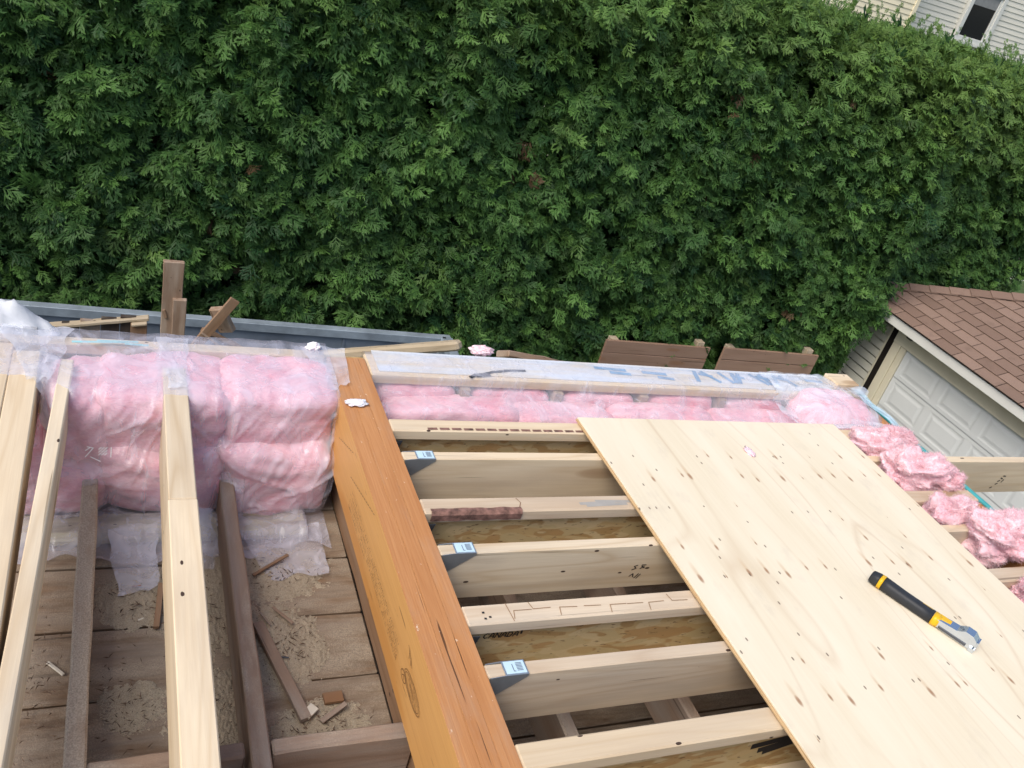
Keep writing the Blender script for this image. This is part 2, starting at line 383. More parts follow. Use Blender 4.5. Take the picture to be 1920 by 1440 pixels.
def blob(name, c, r, mat, parent=None, sub=5, amp=.35, seed=0, flat=1.0, freq=2.0, ridge=.25, power=2.0, gain=.5, lay=1.0):
    """torn puffy clump"""
    bm = bmesh.new(); bmesh.ops.create_icosphere(bm, subdivisions=sub, radius=1)
    for v in bm.verts:
        d = v.co.normalized()
        k = (abs(d.x) ** power + abs(d.y) ** power + abs(d.z) ** power) ** (-1 / power)
        p = V((d.x, d.y, d.z * lay)) * freq + V((seed * 7.3, seed * 3.1, seed * 5.9))
        wv = V((noise.noise(p + V((9, 0, 0))), noise.noise(p + V((0, 9, 0))), noise.noise(p + V((0, 0, 9))))) * .5
        n = fbm(p + wv, 5, gain); rg = 1 - abs(noise.noise((p + wv * 1.6) * 1.7)) * 2.4
        v.co = d * k * (1 + amp * n + ridge * (rg - .4))
        v.co = V((v.co.x * r[0], v.co.y * r[1], v.co.z * r[2] * flat))
    me = bpy.data.meshes.new(name); bm.to_mesh(me); bm.free()
    me.polygons.foreach_set('use_smooth', [True] * len(me.polygons))
    return link(name, me, mat, parent, c)
def fibres(parent, src, n, ln, mat, seed=0, wid=.0009):
    """fine loose glass fibres standing out of a clump"""
    rnd = random.Random(seed); vs = []; fs = []
    me = src.data; N = len(me.polygons)
    for i in range(n):
        p = me.polygons[rnd.randrange(N)]; c = p.center; nn = p.normal
        d = (nn + V((rnd.uniform(-1, 1), rnd.uniform(-1, 1), rnd.uniform(-1, 1))) * .9).normalized()
        q = d.cross(V((rnd.uniform(-1, 1), rnd.uniform(-1, 1), rnd.uniform(-1, 1)))).normalized()
        l = ln * rnd.uniform(.3, 1.2); b = len(vs); bend = q * l * rnd.uniform(-.4, .4)
        s = d.cross(q).normalized() * wid
        m = c + d * l * .5 + bend; e = c + d * l * .85 - bend * .6
        vs += [c - s, c + s, m - s, m + s, e]; fs += [(b, b + 1, b + 3, b + 2), (b + 2, b + 3, b + 4)]
    o = link('fibre_fuzz', mesh_from('fibre_fuzz', vs, fs), mat, parent, worldloc(parent))
    o['kind'] = 'stuff'; return o
def strokes(name, segs, wd, origin, U, W_, N, mat, parent, lift=.0012):
    """flat printed marks: polyline segments in the (U,W_) plane of a face"""
    vs = []; fs = []; U = V(U); W_ = V(W_); N = V(N); origin = V(origin)
    for (x0, y0, x1, y1) in segs:
        d = V((x1 - x0, y1 - y0)); l = d.length or 1e-6; p = V((-d.y, d.x)) / l * wd / 2; e = d / l * wd * .4
        b = len(vs)
        for (x, y) in ((x0 - e.x - p.x, y0 - e.y - p.y), (x1 + e.x - p.x, y1 + e.y - p.y), (x1 + e.x + p.x, y1 + e.y + p.y), (x0 - e.x + p.x, y0 - e.y + p.y)):
            vs.append(U * x + W_ * y + N * lift)
        fs.append((b, b + 1, b + 2, b + 3)); lift += .00002
    return link(name, mesh_from(name, vs, fs), mat, parent, origin)
def arc(cx, cy, rx, ry, n=24, a0=0, a1=2 * math.pi):
    pts = [(cx + rx * math.cos(a0 + (a1 - a0) * i / n), cy + ry * math.sin(a0 + (a1 - a0) * i / n)) for i in range(n + 1)]
    return [(*pts[i], *pts[i + 1]) for i in range(n)]
GL = {'C': [(1, .9, .5, 1), (.5, 1, .1, .7), (.1, .7, .1, .3), (.1, .3, .5, 0), (.5, 0, 1, .1)], 'A': [(0, 0, .2, .8), (.2, .8, .5, 1), (.5, 1, .8, .8), (.8, .8, 1, 0), (.12, .4, .88, .4)],
      'N': [(0, 0, 0, 1), (0, 1, 1, 0), (1, 0, 1, 1)], 'D': [(0, 0, 0, 1), (0, 1, .7, .95), (.7, .95, 1, .5), (1, .5, .7, .05), (.7, .05, 0, 0)]}
def word(txt, h, wch, gap):
    s = []; x = 0
    for ch in txt:
        s += [(x + a * wch + b * h * .25, b * h, x + c * wch + d * h * .25, d * h) for a, b, c, d in GL[ch]]; x += wch + gap
    return s

# ------------------------------------------------------------------ the setting: ground
gm = mesh_from('ground', [(-150, -150, 0), (150, -150, 0), (150, 150, 0), (-150, 150, 0)], [(0, 1, 2, 3)])
tag(link('ground', gm, GRASSM, None, (0, 0, -3.85)), 'lawn around the houses', None, None, 'structure')
gm = mesh_from('driveway', [(3.4, -8, 0), (8.45, -8, 0), (8.45, 6.6, 0), (-4, 6.9, 0), (-4, 3.2, 0), (3.4, 3.2, 0)], [(0, 1, 2, 3, 4, 5)])
tag(link('driveway', gm, ASPHALT, None, (0, 0, -3.846)), 'asphalt driveway in front of the garage', None, None, 'structure')

# ------------------------------------------------------------------ cedar hedge
def spray_mesh(seed):
    """one flat drooping cedar frond along +X, normal +Z, about 1 long"""
    rnd = random.Random(seed); vs = []; fs = []
    def finger(p, d, l, wd):
        d = d.normalized(); s = V((-d.y, d.x, 0)) * wd; b = len(vs)
        z = lambda q: V((q.x, q.y, q.z - .25 * (q.x * q.x + 1.6 * q.y * q.y)))
        m = p + d * l * .6; e = p + d * l
        for q in (p - s * .4, p + s * .4, m + s * .62 + V((0, 0, rnd.uniform(-.03, .04))), e, m - s * .62 + V((0, 0, rnd.uniform(-.03, .04)))): vs.append(z(q))
        fs.append((b, b + 4, b + 3, b + 2, b + 1))
    finger(V((0, 0, 0)), V((1, 0, 0)), .75, .034)
    n = 5
    for i in range(n):
        t = .16 + .62 * i / (n - 1)
        for sgn in (-1, 1):
            if rnd.random() < .12: continue
            L = (.66 - .38 * t) * rnd.uniform(.75, 1.25); ang = math.radians(rnd.uniform(26, 50)) * sgn
            p = V((t + rnd.uniform(-.05, .05), 0, 0)); d = V((math.cos(ang), math.sin(ang), rnd.uniform(-.28, .16)))
            finger(p, d, L * .9, .060)
            for j in (0, 1):
                if j and L < .42: continue
                q = p + d.normalized() * L * (.40 + .22 * j)
                a2 = ang + math.radians(rnd.uniform(26, 42)) * (1 if j % 2 else -1)
                finger(q, V((math.cos(a2), math.sin(a2), rnd.uniform(-.35, .3))), L * rnd.uniform(.38, .52), .056)
    for a in (-.40, .04, .42): finger(V((.74, 0, 0)), V((math.cos(a), math.sin(a), rnd.uniform(-.2, .2))), .28, .058)
    return mesh_from('cedar_spray', vs, fs)
src = bpy.data.collections.new('cedar_sprays')
for i in range(10):
    m_ = spray_mesh(100 + i); m_.materials.append(LEAF); src.objects.link(bpy.data.objects.new('cedar_spray', m_))

def hedge_front(x):
    s = min(1, max(0, (x - 8.0) / .55)); s = s * s * (3 - 2 * s)
    return 7.20 + .52 * s
def corner_bulge(x, z): return .30 * math.exp(-((x - 7.95) / .40) ** 2) * min(1, max(0, (z + 2.25) / .5))
def hedge_top(x): return 1.28 - .13 * min(1, max(0, (x - 5.5) / 1.2)) + .10 * noise.noise(V((x * 1.1, 3, 0))) + .06 * noise.noise(V((x * 4.1, 8, 0)))
pts = []; rots = []; scl = []; idx = []; tint = []; yel = []
def add_spray(p, ax, nrm, s, t, y):
    ax = ax.normalized(); nrm = (nrm - ax * nrm.dot(ax)).normalized()
    r = Matrix((ax, nrm.cross(ax), nrm)).transposed().to_euler()
    pts.append(p); rots.append(r[:]); scl.append(s); idx.append(RNG.integers(10)); tint.append(t); yel.append(y)
rnd = random.Random(5)
HX0, HX1, ZB = -3.2, 11.6, -3.85
N_CLUST = 9400
for i in range(N_CLUST):                                         # leafy branch ends standing out of the clipped face
    x = rnd.uniform(HX0, HX1); top = hedge_top(x)
    z = rnd.uniform(-3.1, top) if rnd.random() < .96 else rnd.uniform(ZB, -3)
    if x > 10.6 and z < -1.0 - .5 * (11.6 - x): continue
    cl = fbm(V((x * 1.7, z * 1.9, 4)), 3, .6); tz = top - z
    if cl < -.34 and rnd.random() < .5: continue
    y = hedge_front(x) - .17 * cl + rnd.uniform(-.10, .15) + (max(0, .5 - tz) ** 2) * .9
    y -= corner_bulge(x, z)
    out = V((rnd.gauss(0, .35), -1, rnd.gauss(.05, .3))).normalized(); k = rnd.randint(5, 9); dead = rnd.random() < .006
    ct = min(1, max(0, rnd.gauss(.50, .27))); sz = rnd.uniform(.8, 1.25)
    yy = max(0, (1.1 - tz) * .30) + max(0, (x - 5.0) * .05) * max(0, 1.7 - tz) * .55 + (.18 if rnd.random() < .05 else 0)
    for j in range(k):
        p = V((x, y, z)) + V((rnd.gauss(0, .045), rnd.gauss(.0, .045), rnd.gauss(0, .045))) * sz
        ax = V((out.x * .5 + rnd.gauss(0, .62), -.62 + rnd.gauss(0, .22), -.30 + rnd.gauss(0, .42) + (.5 * (.4 - tz) if tz < .4 else 0)))
        nr = V((rnd.gauss(0, .42), -.62 + rnd.gauss(0, .25), .75 + rnd.gauss(0, .3)))
        add_spray(p, ax, nr, rnd.uniform(.10, .178) * sz, min(1, max(0, ct + rnd.gauss(0, .13))), (1 if dead and j % 2 else min(.80, max(0, yy + rnd.gauss(0, .07)))))
for i in range(11000):                                           # foliage behind them
    x = rnd.uniform(HX0, HX1); top = hedge_top(x); z = rnd.uniform(-3.3, top - .08)
    if x > 10.6 and z < -1.0 - .5 * (11.6 - x): continue
    y = hedge_front(x) + rnd.uniform(.24, .60) - corner_bulge(x, z) + (max(0, .5 - (top - z)) ** 2) * .9
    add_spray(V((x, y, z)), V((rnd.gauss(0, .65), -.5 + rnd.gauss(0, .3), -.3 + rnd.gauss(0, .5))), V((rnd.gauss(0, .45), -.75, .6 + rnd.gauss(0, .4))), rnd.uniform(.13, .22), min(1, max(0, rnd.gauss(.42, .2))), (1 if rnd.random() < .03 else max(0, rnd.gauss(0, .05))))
for i in range(15000):                                           # flat top
    x = rnd.uniform(HX0, HX1); yf = hedge_front(x); d = rnd.random() ** 1.3 * 1.3
    z = hedge_top(x) + .06 * fbm(V((x * 3, d * 3, 1)), 3) - (.16 if d < .12 else 0) + rnd.uniform(-.12, .03)
    ax = V((rnd.gauss(0, .5), rnd.gauss(-.15, .4), .55 + rnd.gauss(0, .35)))
    nr = V((rnd.gauss(0, .5), -.7, .5 + rnd.gauss(0, .4)))
    add_spray(V((x, yf + .1 + d, z)), ax, nr, rnd.uniform(.09, .17), min(1, max(0, rnd.gauss(.6, .2))), min(.9, max(0, rnd.gauss(.28 + max(0, x - 5) * .06, .15))))
for i in range(330):                                             # upright wispy new shoots
    x = rnd.uniform(4.8, HX1) if i % 4 else rnd.uniform(HX0, HX1); yf = hedge_front(x) + rnd.uniform(.05, 1.0); z = hedge_top(x) - .1
    lean = V((rnd.gauss(0, .22), rnd.gauss(0, .15), 1)); hgt = rnd.uniform(.12, .48); k = int(hgt / .045)
    for j in range(k):
        p = V((x, yf, z)) + lean * hgt * j / k
        add_spray(p, lean + V((rnd.gauss(0, .5), rnd.gauss(0, .4), .1)), V((rnd.gauss(0, .5), -1, .2)), rnd.uniform(.06, .12) * (1.15 - .5 * j / k), .7, rnd.uniform(.2, .55))
for i in range(15000):                                           # the inside and the back, closing the hedge
    x = rnd.uniform(HX0, HX1); top = hedge_top(x); z = rnd.uniform(ZB if x < 10.4 else -1.4, top - .1)
    if x > 10.6 and z < -1.0 - .5 * (11.6 - x): continue
    y = hedge_front(x) + (rnd.uniform(.35, .6) if i % 2 else rnd.uniform(1.0, 1.35))
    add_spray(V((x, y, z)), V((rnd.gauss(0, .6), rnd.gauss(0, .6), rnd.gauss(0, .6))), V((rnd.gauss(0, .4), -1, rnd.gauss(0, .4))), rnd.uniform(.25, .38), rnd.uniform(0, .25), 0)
hedge = thing('cedar_hedge', 'tall clipped green cedar hedge filling the view behind the framing', 'hedge', (4, 7.6, -3.85))
hm = bpy.data.meshes.new('foliage'); hm.vertices.add(len(pts)); hm.vertices.foreach_set('co', np.array([p[:] for p in pts], dtype=np.float32).ravel())
for nm, ty, key, arr in (('rot', 'FLOAT_VECTOR', 'vector', rots), ('scl', 'FLOAT', 'value', scl), ('idx', 'INT', 'value', idx), ('tint', 'FLOAT', 'value', tint), ('yel', 'FLOAT', 'value', yel)):
    a = hm.attributes.new(nm, ty, 'POINT'); a.data.foreach_set(key, np.array(arr).ravel())
fo = link('foliage', hm, LEAF, hedge, (0, 0, 0)); fo['kind'] = 'stuff'
ng = bpy.data.node_groups.new('cedar_foliage', 'GeometryNodeTree')
ng.interface.new_socket('Geometry', in_out='INPUT', socket_type='NodeSocketGeometry'); ng.interface.new_socket('Geometry', in_out='OUTPUT', socket_type='NodeSocketGeometry')
gi = ng.nodes.new('NodeGroupInput'); go = ng.nodes.new('NodeGroupOutput'); iop = ng.nodes.new('GeometryNodeInstanceOnPoints')
ci = ng.nodes.new('GeometryNodeCollectionInfo'); ci.inputs['Collection'].default_value = src; ci.inputs['Separate Children'].default_value = True; ci.inputs['Reset Children'].default_value = True
def nattr(nm, ty):
    n = ng.nodes.new('GeometryNodeInputNamedAttribute'); n.data_type = ty; n.inputs['Name'].default_value = nm; return n.outputs['Attribute']
e2r = ng.nodes.new('FunctionNodeEulerToRotation'); L_ = ng.links.new
L_(nattr('rot', 'FLOAT_VECTOR'), e2r.inputs[0]); L_(e2r.outputs[0], iop.inputs['Rotation']); L_(nattr('scl', 'FLOAT'), iop.inputs['Scale'])
L_(nattr('idx', 'INT'), iop.inputs['Instance Index']); iop.inputs['Pick Instance'].default_value = True
L_(ci.outputs[0], iop.inputs['Instance'])
m2p = ng.nodes.new('GeometryNodeMeshToPoints'); L_(gi.outputs[0], m2p.inputs['Mesh']); L_(m2p.outputs[0], iop.inputs['Points']); L_(iop.outputs[0], go.inputs[0])
md = fo.modifiers.new('cedar_foliage', 'NODES'); md.node_group = ng
for i in range(19):                                              # stems inside the hedge
    x = HX0 + .4 + i * .78 + rnd.uniform(-.1, .1)
    if x > 11.2: break
    y = hedge_front(x) + .75
    bm = bmesh.new(); rings = []
    for k in range(7):
        zz = -3.85 + k * .8; r_ = .075 * (1 - k / 8.5); cxo = .04 * math.sin(k * 1.3 + i); ring = [bm.verts.new((cxo + r_ * math.cos(a * math.pi / 3), .03 * math.cos(k + i) + r_ * math.sin(a * math.pi / 3), zz + 3.85)) for a in range(6)]
        if rings:
            for a in range(6): bm.faces.new((rings[-1][a], rings[-1][(a + 1) % 6], ring[(a + 1) % 6], ring[a]))
        rings.append(ring)
    me = bpy.data.meshes.new('trunk'); bm.to_mesh(me); bm.free(); link('trunk', me, TWIG, hedge, (x, y, -3.85))

# ------------------------------------------------------------------ neighbour's house beyond the hedge
house = thing('clapboard_house', 'pale clapboard house with white framed window above the hedge', 'house', (15, 15, -3.85))
boxm('wall_sheathing', 8.5, 24, 15.03, 22, -3.85, 4.2, SIDE_H, house, bev=0)
boxm('wall_sheathing', 8.5, 13.90, 14.43, 15.02, -3.85, 4.2, SIDE_SUN, house, bev=0)
def lap_board(L, h=.10, t=.016, gap=.009):
    h -= gap
    return mesh_from('siding_board', [(-L / 2, 0, 0), (L / 2, 0, 0), (-L / 2, -t, 0), (L / 2, -t, 0), (-L / 2, -.003, h), (L / 2, -.003, h), (-L / 2, 0, h), (L / 2, 0, h)],
                     [(0, 1, 3, 2), (2, 3, 5, 4), (4, 5, 7, 6), (0, 2, 4, 6), (1, 7, 5, 3), (0, 6, 7, 1)])
wx0, wx1, wz0, wz1 = 15.74, 16.72, 1.22, 2.26
lm = {}
for k in range(34):
    z = .3 + k * .1
    spans = [(13.96, wx0 - .02), (wx1 + .02, 19.5)] if wz0 - .1 < z < wz1 else [(13.96, 19.5)]
    for a, b in spans:
        key = round(b - a, 3); me = lm.get(key) or lm.setdefault(key, lap_board(b - a)); link('siding_board', me, SIDE_H, house, ((a + b) / 2, 15.03, z))
me = lap_board(3.0); me.materials.append(SIDE_SUN)
for k in range(34): link('siding_board', me, SIDE_SUN, house, (12.39, 14.43, .3 + k * .1))
boxm('corner_trim', 13.86, 13.95, 14.40, 14.46, -3.8, 4.2, SIDE_SUN, house, 'z', .004)
win = thing('window', None, None, (wx0, 14.97, wz0)); win.parent = house; win.location = V((wx0, 14.97, wz0)) - V((15, 15, -3.85))
for a in ((wx0, wx0 + .10, wz0, wz1), (wx1 - .10, wx1, wz0, wz1)): boxm('frame', a[0], a[1], 14.94, 15.05, a[2], a[3], WHITE, win, 'z', .006)
boxm('frame', wx0 + .1, wx1 - .1, 14.945, 15.05, wz1 - .10, wz1, WHITE, win, 'x', .006); boxm('frame', wx0 + .1, wx1 - .1, 14.945, 15.05, wz0, wz0 + .10, WHITE, win, 'x', .006)
for a in ((wx0 + .10, wx0 + .13), (wx1 - .16, wx1 - .10)): boxm('sash', a[0], a[1], 14.965, 15.02, wz0 + .1, wz1 - .1, WHITE, win, 'z', .004)
boxm('pane', wx0 + .13, wx1 - .16, 14.99, 15.0, wz0 + .1, wz1 - .1, GLASS, win, 'x', 0)
boxm('blind', wx0 + .13, wx1 - .16, 14.98, 14.988, wz1 - .33, wz1 - .11, BLIND, win, 'x', 0)
boxm('sill', wx0 - .05, wx1 + .05, 14.90, 15.05, wz0 - .05, wz0 - .003, WHITE, win, 'x', .005)

# ------------------------------------------------------------------ garage
gar = thing('garage', 'cream garage with brown shingle hip roof and panelled door right of the hedge', 'garage', (8.5, 4, -3.85))
XW = 8.477; YC = 7.30; EX = 8.2; EY = 7.52; Z0 = -1.45; PT = .45
boxm('wall', XW + .06, 13.6, 1.0, YC - .02, -3.85, -1.62, CREAM, gar, 'x', 0)
me_ = lap_board(YC - 6.905, .107, .016, .019); rz = Matrix.Rotation(-math.pi / 2, 3, 'Z')
for k in range(21):
    z = -1.71 - k * .107
    link('siding_board', me_, SIDE_G, gar, (XW + .018, (YC + 6.905) / 2, z - .107), rz)
boxm('corner_trim', XW - .012, XW + .03, YC - .004, YC + .045, -3.85, -1.63, SIDE_G, gar, 'z')
boxm('trim_strip', XW - .005, XW + .018, 6.878, 6.903, -3.85, -1.70, CREAM, gar, 'z')
boxm('tarred_post', XW + .003, XW + .018, 6.775, 6.876, -3.85, -1.70, CHARRED, gar, 'z', .002)
boxm('door_jamb', XW - .025, XW + .018, 6.655, 6.772, -3.85, -1.80, CREAM, gar, 'z', .004)
boxm('door_stop', XW - .010, XW + .018, 6.572, 6.652, -3.85, -1.832, CREAM, gar, 'z', .004)
boxm('door_header', XW - .03, XW + .018, 1.6, 6.775, -1.83, -1.69, CREAM, gar, 'y', .005)
door = thing('garage_door', None, None, (XW + .02, 4.2, -3.0)); door.parent = gar; door.location = V((XW + .02, 4.2, -3.0)) - V((8.5, 4, -3.85))
def panel_mesh(wd, h):
    """raised panel: routed groove round a bevelled field; local Y along the door, Z up, -X outward"""
    vs = []; fs = []
    rings = [(0, 0), (.018, .0045), (.036, .0045), (.070, -.002), (.085, -.004)]
    for k, (i, d) in enumerate(rings[:4]):
        for sy, sz in ((-1, -1), (1, -1), (1, 1), (-1, 1)): vs.append((d, sy * (wd / 2 - i), sz * (h / 2 - i)))
    for k in range(3):
        for a in range(4): fs.append((k * 4 + a, k * 4 + (a + 1) % 4, k * 4 + 4 + (a + 1) % 4, k * 4 + 4 + a))
    fs.append((12, 13, 14, 15)); return mesh_from('raised_panel', vs, fs)
pm_ = panel_mesh(.52, .30)
for r_ in range(4):
    zt = -1.812 - r_ * .394 + .004; zb = zt - .386
    for k in range(7):                                # rails and stiles of each section between the panels
        pass
    ys = [6.255 - .623 * k for k in range(7)]; zc = (zt + zb) / 2; x0 = XW + .02
    vs = []; fs = []
    def rect(ya, yb, za, zb_):
        b = len(vs); vs.extend([(0, ya, za), (0, yb, za), (0, yb, zb_), (0, ya, zb_)]); fs.append((b, b + 1, b + 2, b + 3))
    yA, yB = 6.572, ys[-1] - .31
    rect(yB, yA, zb, zc - .15); rect(yB, yA, zc + .15, zt)
    edges = [yA] + [e for y in ys for e in (y + .26, y - .26)] + [yB]
    for q in range(0, len(edges), 2): rect(edges[q + 1], edges[q], zc - .15, zc + .15)
    b = len(vs); vs.extend([(0, yB, zb), (0, yA, zb), (.02, yA, zb), (.02, yB, zb)]); fs.append((b, b + 1, b + 2, b + 3))
    sec = link('door_section', mesh_from('door_section', [(v[0], v[1] - 4.2, v[2] + 3.0) for v in vs], fs), DOORW, door, (x0, 4.2, -3.0))
    for y in ys: link('raised_panel', pm_, DOORW, door, (x0, y, zc))
boxm('door_backing', XW + .042, XW + .046, 1.6, 6.57, -3.85, -1.83, DOORW, door, 'y', 0)
boxm('soffit', EX + .02, XW + .02, .8, EY - .02, -1.605, -1.598, CREAM, gar, 'y', 0)
boxm('fascia', EX, EX + .02, .8, EY, -1.595, -1.492, WHITE, gar, 'y', .003)
boxm('frieze_board', XW - .012, XW + .018, .8, YC, -1.69, -1.606, CREAM, gar, 'y', .003)
# roof: one hip slope facing us, the far end slope behind it
rdeck = mesh_from('roof_deck', [(EX - .02, .4, Z0 - .025), (EX - .02, EY + .02, Z0 - .025), (EX + 3, EY - 3, Z0 - .025 + 3 * PT), (EX + 3, .4, Z0 - .025 + 3 * PT), (EX + 6, EY + .02, Z0 - .025), (EX + 6, .4, Z0 - .025)],
                  [(0, 3, 2, 1), (1, 2, 4), (2, 3, 5, 4), (0, 1, 4, 5)])
roof = link('roof_deck', rdeck, PANELDARK, gar, (0, 0, 0))
SL = math.hypot(1, PT); nslope = V((-PT, 0, 1)).normalized(); uslope = V((1, 0, PT)).normalized()
def clip_poly(P, f):
    out = []
    for i in range(len(P)):
        a, b = P[i], P[(i + 1) % len(P)]; fa, fb = f(a), f(b)
        if fa >= 0: out.append(a)
        if (fa >= 0) != (fb >= 0): t = fa / (fa - fb); out.append((a[0] + (b[0] - a[0]) * t, a[1] + (b[1] - a[1]) * t))
    return out
full = None; EXPO = .137; TAB = .305; nsh = 0
org = V((EX - .03, 0, Z0 - .005 - .03 * PT))
for c_ in range(17):
    s0 = c_ * EXPO; off = (.5 if c_ % 2 else 0) * TAB + .03 * math.sin(c_ * 2.1)
    k = 0
    while True:
        y1 = EY + .1 - off - k * TAB + TAB; y0 = y1 - TAB + .011; k += 1
        xs = org.x + (s0) / SL
        # what the photograph can show of the slope
        if y1 < 2.6 + (xs - EX) * .35: break
        P = [(s0, y0), (s0 + EXPO + .03, y0), (s0 + EXPO + .03, y1), (s0, y1)]
        P = clip_poly(P, lambda p: (EY - p[1]) - (org.x + p[0] / SL - EX) + .02)
        if len(P) < 3 or nsh >= 298: continue
        cy = sum(p[1] for p in P) / len(P)
        jit = random.uniform(-.003, .003)
        def pt(p, lift): return uslope * (p[0] + jit) + V((0, p[1] - cy, 0)) + nslope * (lift + .013 - .0125 * (p[0] - s0) / EXPO)
        n_ = len(P); vs = [pt(p, 0) for p in P] + [pt(p, -.009) for p in P]
        fs = [tuple(range(n_))[::-1], tuple(range(n_, 2 * n_))] + [(i, (i + 1) % n_, n_ + (i + 1) % n_, n_ + i) for i in range(n_)]
        o = link('shingle', mesh_from('shingle', vs, fs), SHING, roof, org + V((0, cy, 0))); nsh += 1
for k in range(15):                                              # ridge caps along the hip
    t0 = k * .145; a = V((EX - .02 + t0, EY + .02 - t0, Z0 + .006 + t0 * PT)); hd = V((1, -1, PT)).normalized()
    b = a + hd * .30; sd_ = V((.72, .69, 0)).normalized(); wv = .125
    vs = []
    for (p, lf) in ((a, .020), (b, .004)):
        vs += [p + V((0, -1, 0)) * wv * .9 + V((0, 0, lf - .0)) - V((.5, 0, .225)) * wv * .0 + V((-.45, 0, -.20)) * wv, p + V((0, 0, lf + .012)), p + V((.9, .35, -.16)) * wv + V((0, 0, lf))]
    vs += [v - V((0, 0, .008)) for v in vs]
    fs = [(0, 1, 4, 3), (1, 2, 5, 4), (0, 6, 7, 1), (1, 7, 8, 2), (6, 9, 10, 7), (7, 10, 11, 8), (0, 3, 9, 6), (2, 8, 11, 5)]
    link('hip_cap', mesh_from('hip_cap', vs, fs), SHING, roof, (0, 0, 0))
boxm('floodlight', XW - .07, XW - .014, 6.53, 6.62, -1.70, -1.63, BLACKR, gar, 'y', .012)

# ------------------------------------------------------------------ waste bin with demolition debris
dump = thing('waste_bin', 'dark grey steel waste bin between the building and the hedge', 'waste bin', (.8, 5.3, -3.85))
A_, B_ = V((-2.9, 6.58, 0)), V((2.72, 6.43, 0)); dx = (B_ - A_).normalized(); dyv = V((dx.y, -dx.x, 0))   # dyv points to the camera side
zt, zb = -2.05, -3.75; wid = 2.25
def bar(n, a, b, W, T, m, up=(0, 0, 1), bev=.004): return board(n, a, b, W, T, m, dump, up, bev)
def Z(p, z): return V((p.x, p.y, z))
for nm, a, b in (('side_panel', A_, B_), ('side_panel', A_ + dyv * wid, B_ + dyv * wid), ('end_panel', B_, B_ + dyv * wid), ('end_panel', A_, A_ + dyv * wid)):
    bar(nm, Z(a, (zt + zb) / 2), Z(b, (zt + zb) / 2), .012, zt - zb, BIN)
    bar('top_rail', Z(a, zt + .02), Z(b, zt + .02), .075, .075, BINRAIL)
for t_ in (0.12, .30, .48, .66, .84, .999):
    p = A_ + (B_ - A_) * t_
    bar('rib', Z(p - dyv * .04, zb), Z(p - dyv * .04, zt - .02), .07, .05, BIN, (0, 1, 0))
    p = p + dyv * .012; bar('weld_seam', Z(p, zb), Z(p, zt - .02), .02, .008, BIN, (0, 1, 0), 0)
for p in (B_, B_ + dyv * wid): bar('corner_post', Z(p, zb), Z(p, zt + .05), .11, .11, BINRAIL, (0, 1, 0))
bar('end_stay', Z(B_ + dx * .04, zt + .03), Z(B_ + dx * .10 + dyv * .5, zt - .12), .05, .05, BINRAIL)
bar('bin_floor', Z((A_ + B_) / 2 - dx * 2.8 + dyv * wid / 2, zb), Z((A_ + B_) / 2 + dx * 2.8 + dyv * wid / 2, zb), wid, .02, BIN)

t = thing('upright_plank', 'two grey brown planks nailed together standing upright in the waste bin', 'plank', (.44, 5.6, -3))
board('plank', (.402, 5.60, -2.9), (.366, 5.60, -1.105), .128, .038, DEMO, t, (0, 1, 0), .004, 14, .002, .006)
board('plank', (.458, 5.562, -2.9), (.418, 5.562, -1.362), .085, .038, DEMO, t, (0, 1, 0), .004, 12, .002, .005)
board('splinter', (.323, 5.578, -1.46), (.342, 5.575, -1.52), .02, .012, BROWN, t, (0, 1, 0), .002)
tag(board('leaning_batten', (.36, 5.42, -1.93), (.752, 5.42, -1.262), .066, .022, BROWN, None, (0, 1, 0), .002, 10, .001, .003), 'narrow brown batten leaning diagonally across the waste bin', 'batten')
tag(board('offcut', (.650, 5.5, -1.375), (.74, 5.5, -1.55), .115, .05, DEMO, None, (.3, .8, .4), .006, 8, .0, .012), 'short split grey offcut propped under the diagonal batten', 'offcut')
tag(board('broken_board', (.58, 5.52, -1.56), (1.05, 5.50, -1.80), .10, .035, BROWN, None, (.1, .5, .8), .004, 10, .0, .010), 'broken brown board sloping down right of the diagonal batten', 'board')
tag(board('thin_lath', (.56, 5.42, -1.53), (.80, 5.40, -1.71), .03, .014, DEMO, None, (.1, .4, .8), .002), 'thin splintered lath under the broken brown board', 'lath')
t = thing('sheathing_panel', 'dark torn panel of old boards with pale top batten in the waste bin', 'panel', (-.1, 5.75, -2.2))
for k, (xa, xb) in enumerate(((-.43, -.30), (-.295, -.19), (-.185, -.06), (-.055, .06), (.065, .165))):
    zt_ = -1.775 + .13 * (xb + .43) / .6
    board('dark_board', ((xa + xb) / 2, 5.80, -2.5), ((xa + xb) / 2, 5.80, zt_), xb - xa, .03, PANELDARK if k != 2 else OLD, t, (0, 1, 0), .003, 8, 0, .004)
board('top_batten', (-.42, 5.785, -1.765), (.245, 5.785, -1.645), .06, .022, POLEW, t, (0, 0, 1), .003, 12, .002, .004)
board('end_block', (.195, 5.765, -2.2), (.182, 5.765, -1.675), .105, .05, BROWN, t, (0, 1, 0), .003)
board('block_cap', (.135, 5.75, -1.682), (.232, 5.75, -1.664), .06, .014, POLEW, t, (0, 0, 1), .002)
tag(board('peaked_offcut', (-.26, 5.35, -1.76), (-.13, 5.35, -1.60), .12, .03, BROWN, None, (.1, .8, .3), .003), 'small brown offcut in front of the dark torn panel', 'offcut')
tag(board('long_pole', (1.50, 6.15, -2.10), (2.37, 5.30, -1.43), .085, .075, POLEW, None, (0, 0, 1), .018, 14, .003, .004), 'long pale timber sticking out over the right end of the waste bin', 'timber')
t = thing('white_sack', 'crumpled white sack with a grey oval print at the left end of the waste bin', 'sack', (-.45, 4.7, -1.2))
bm = bmesh.new(); NU, NV = 36, 24; G = {}
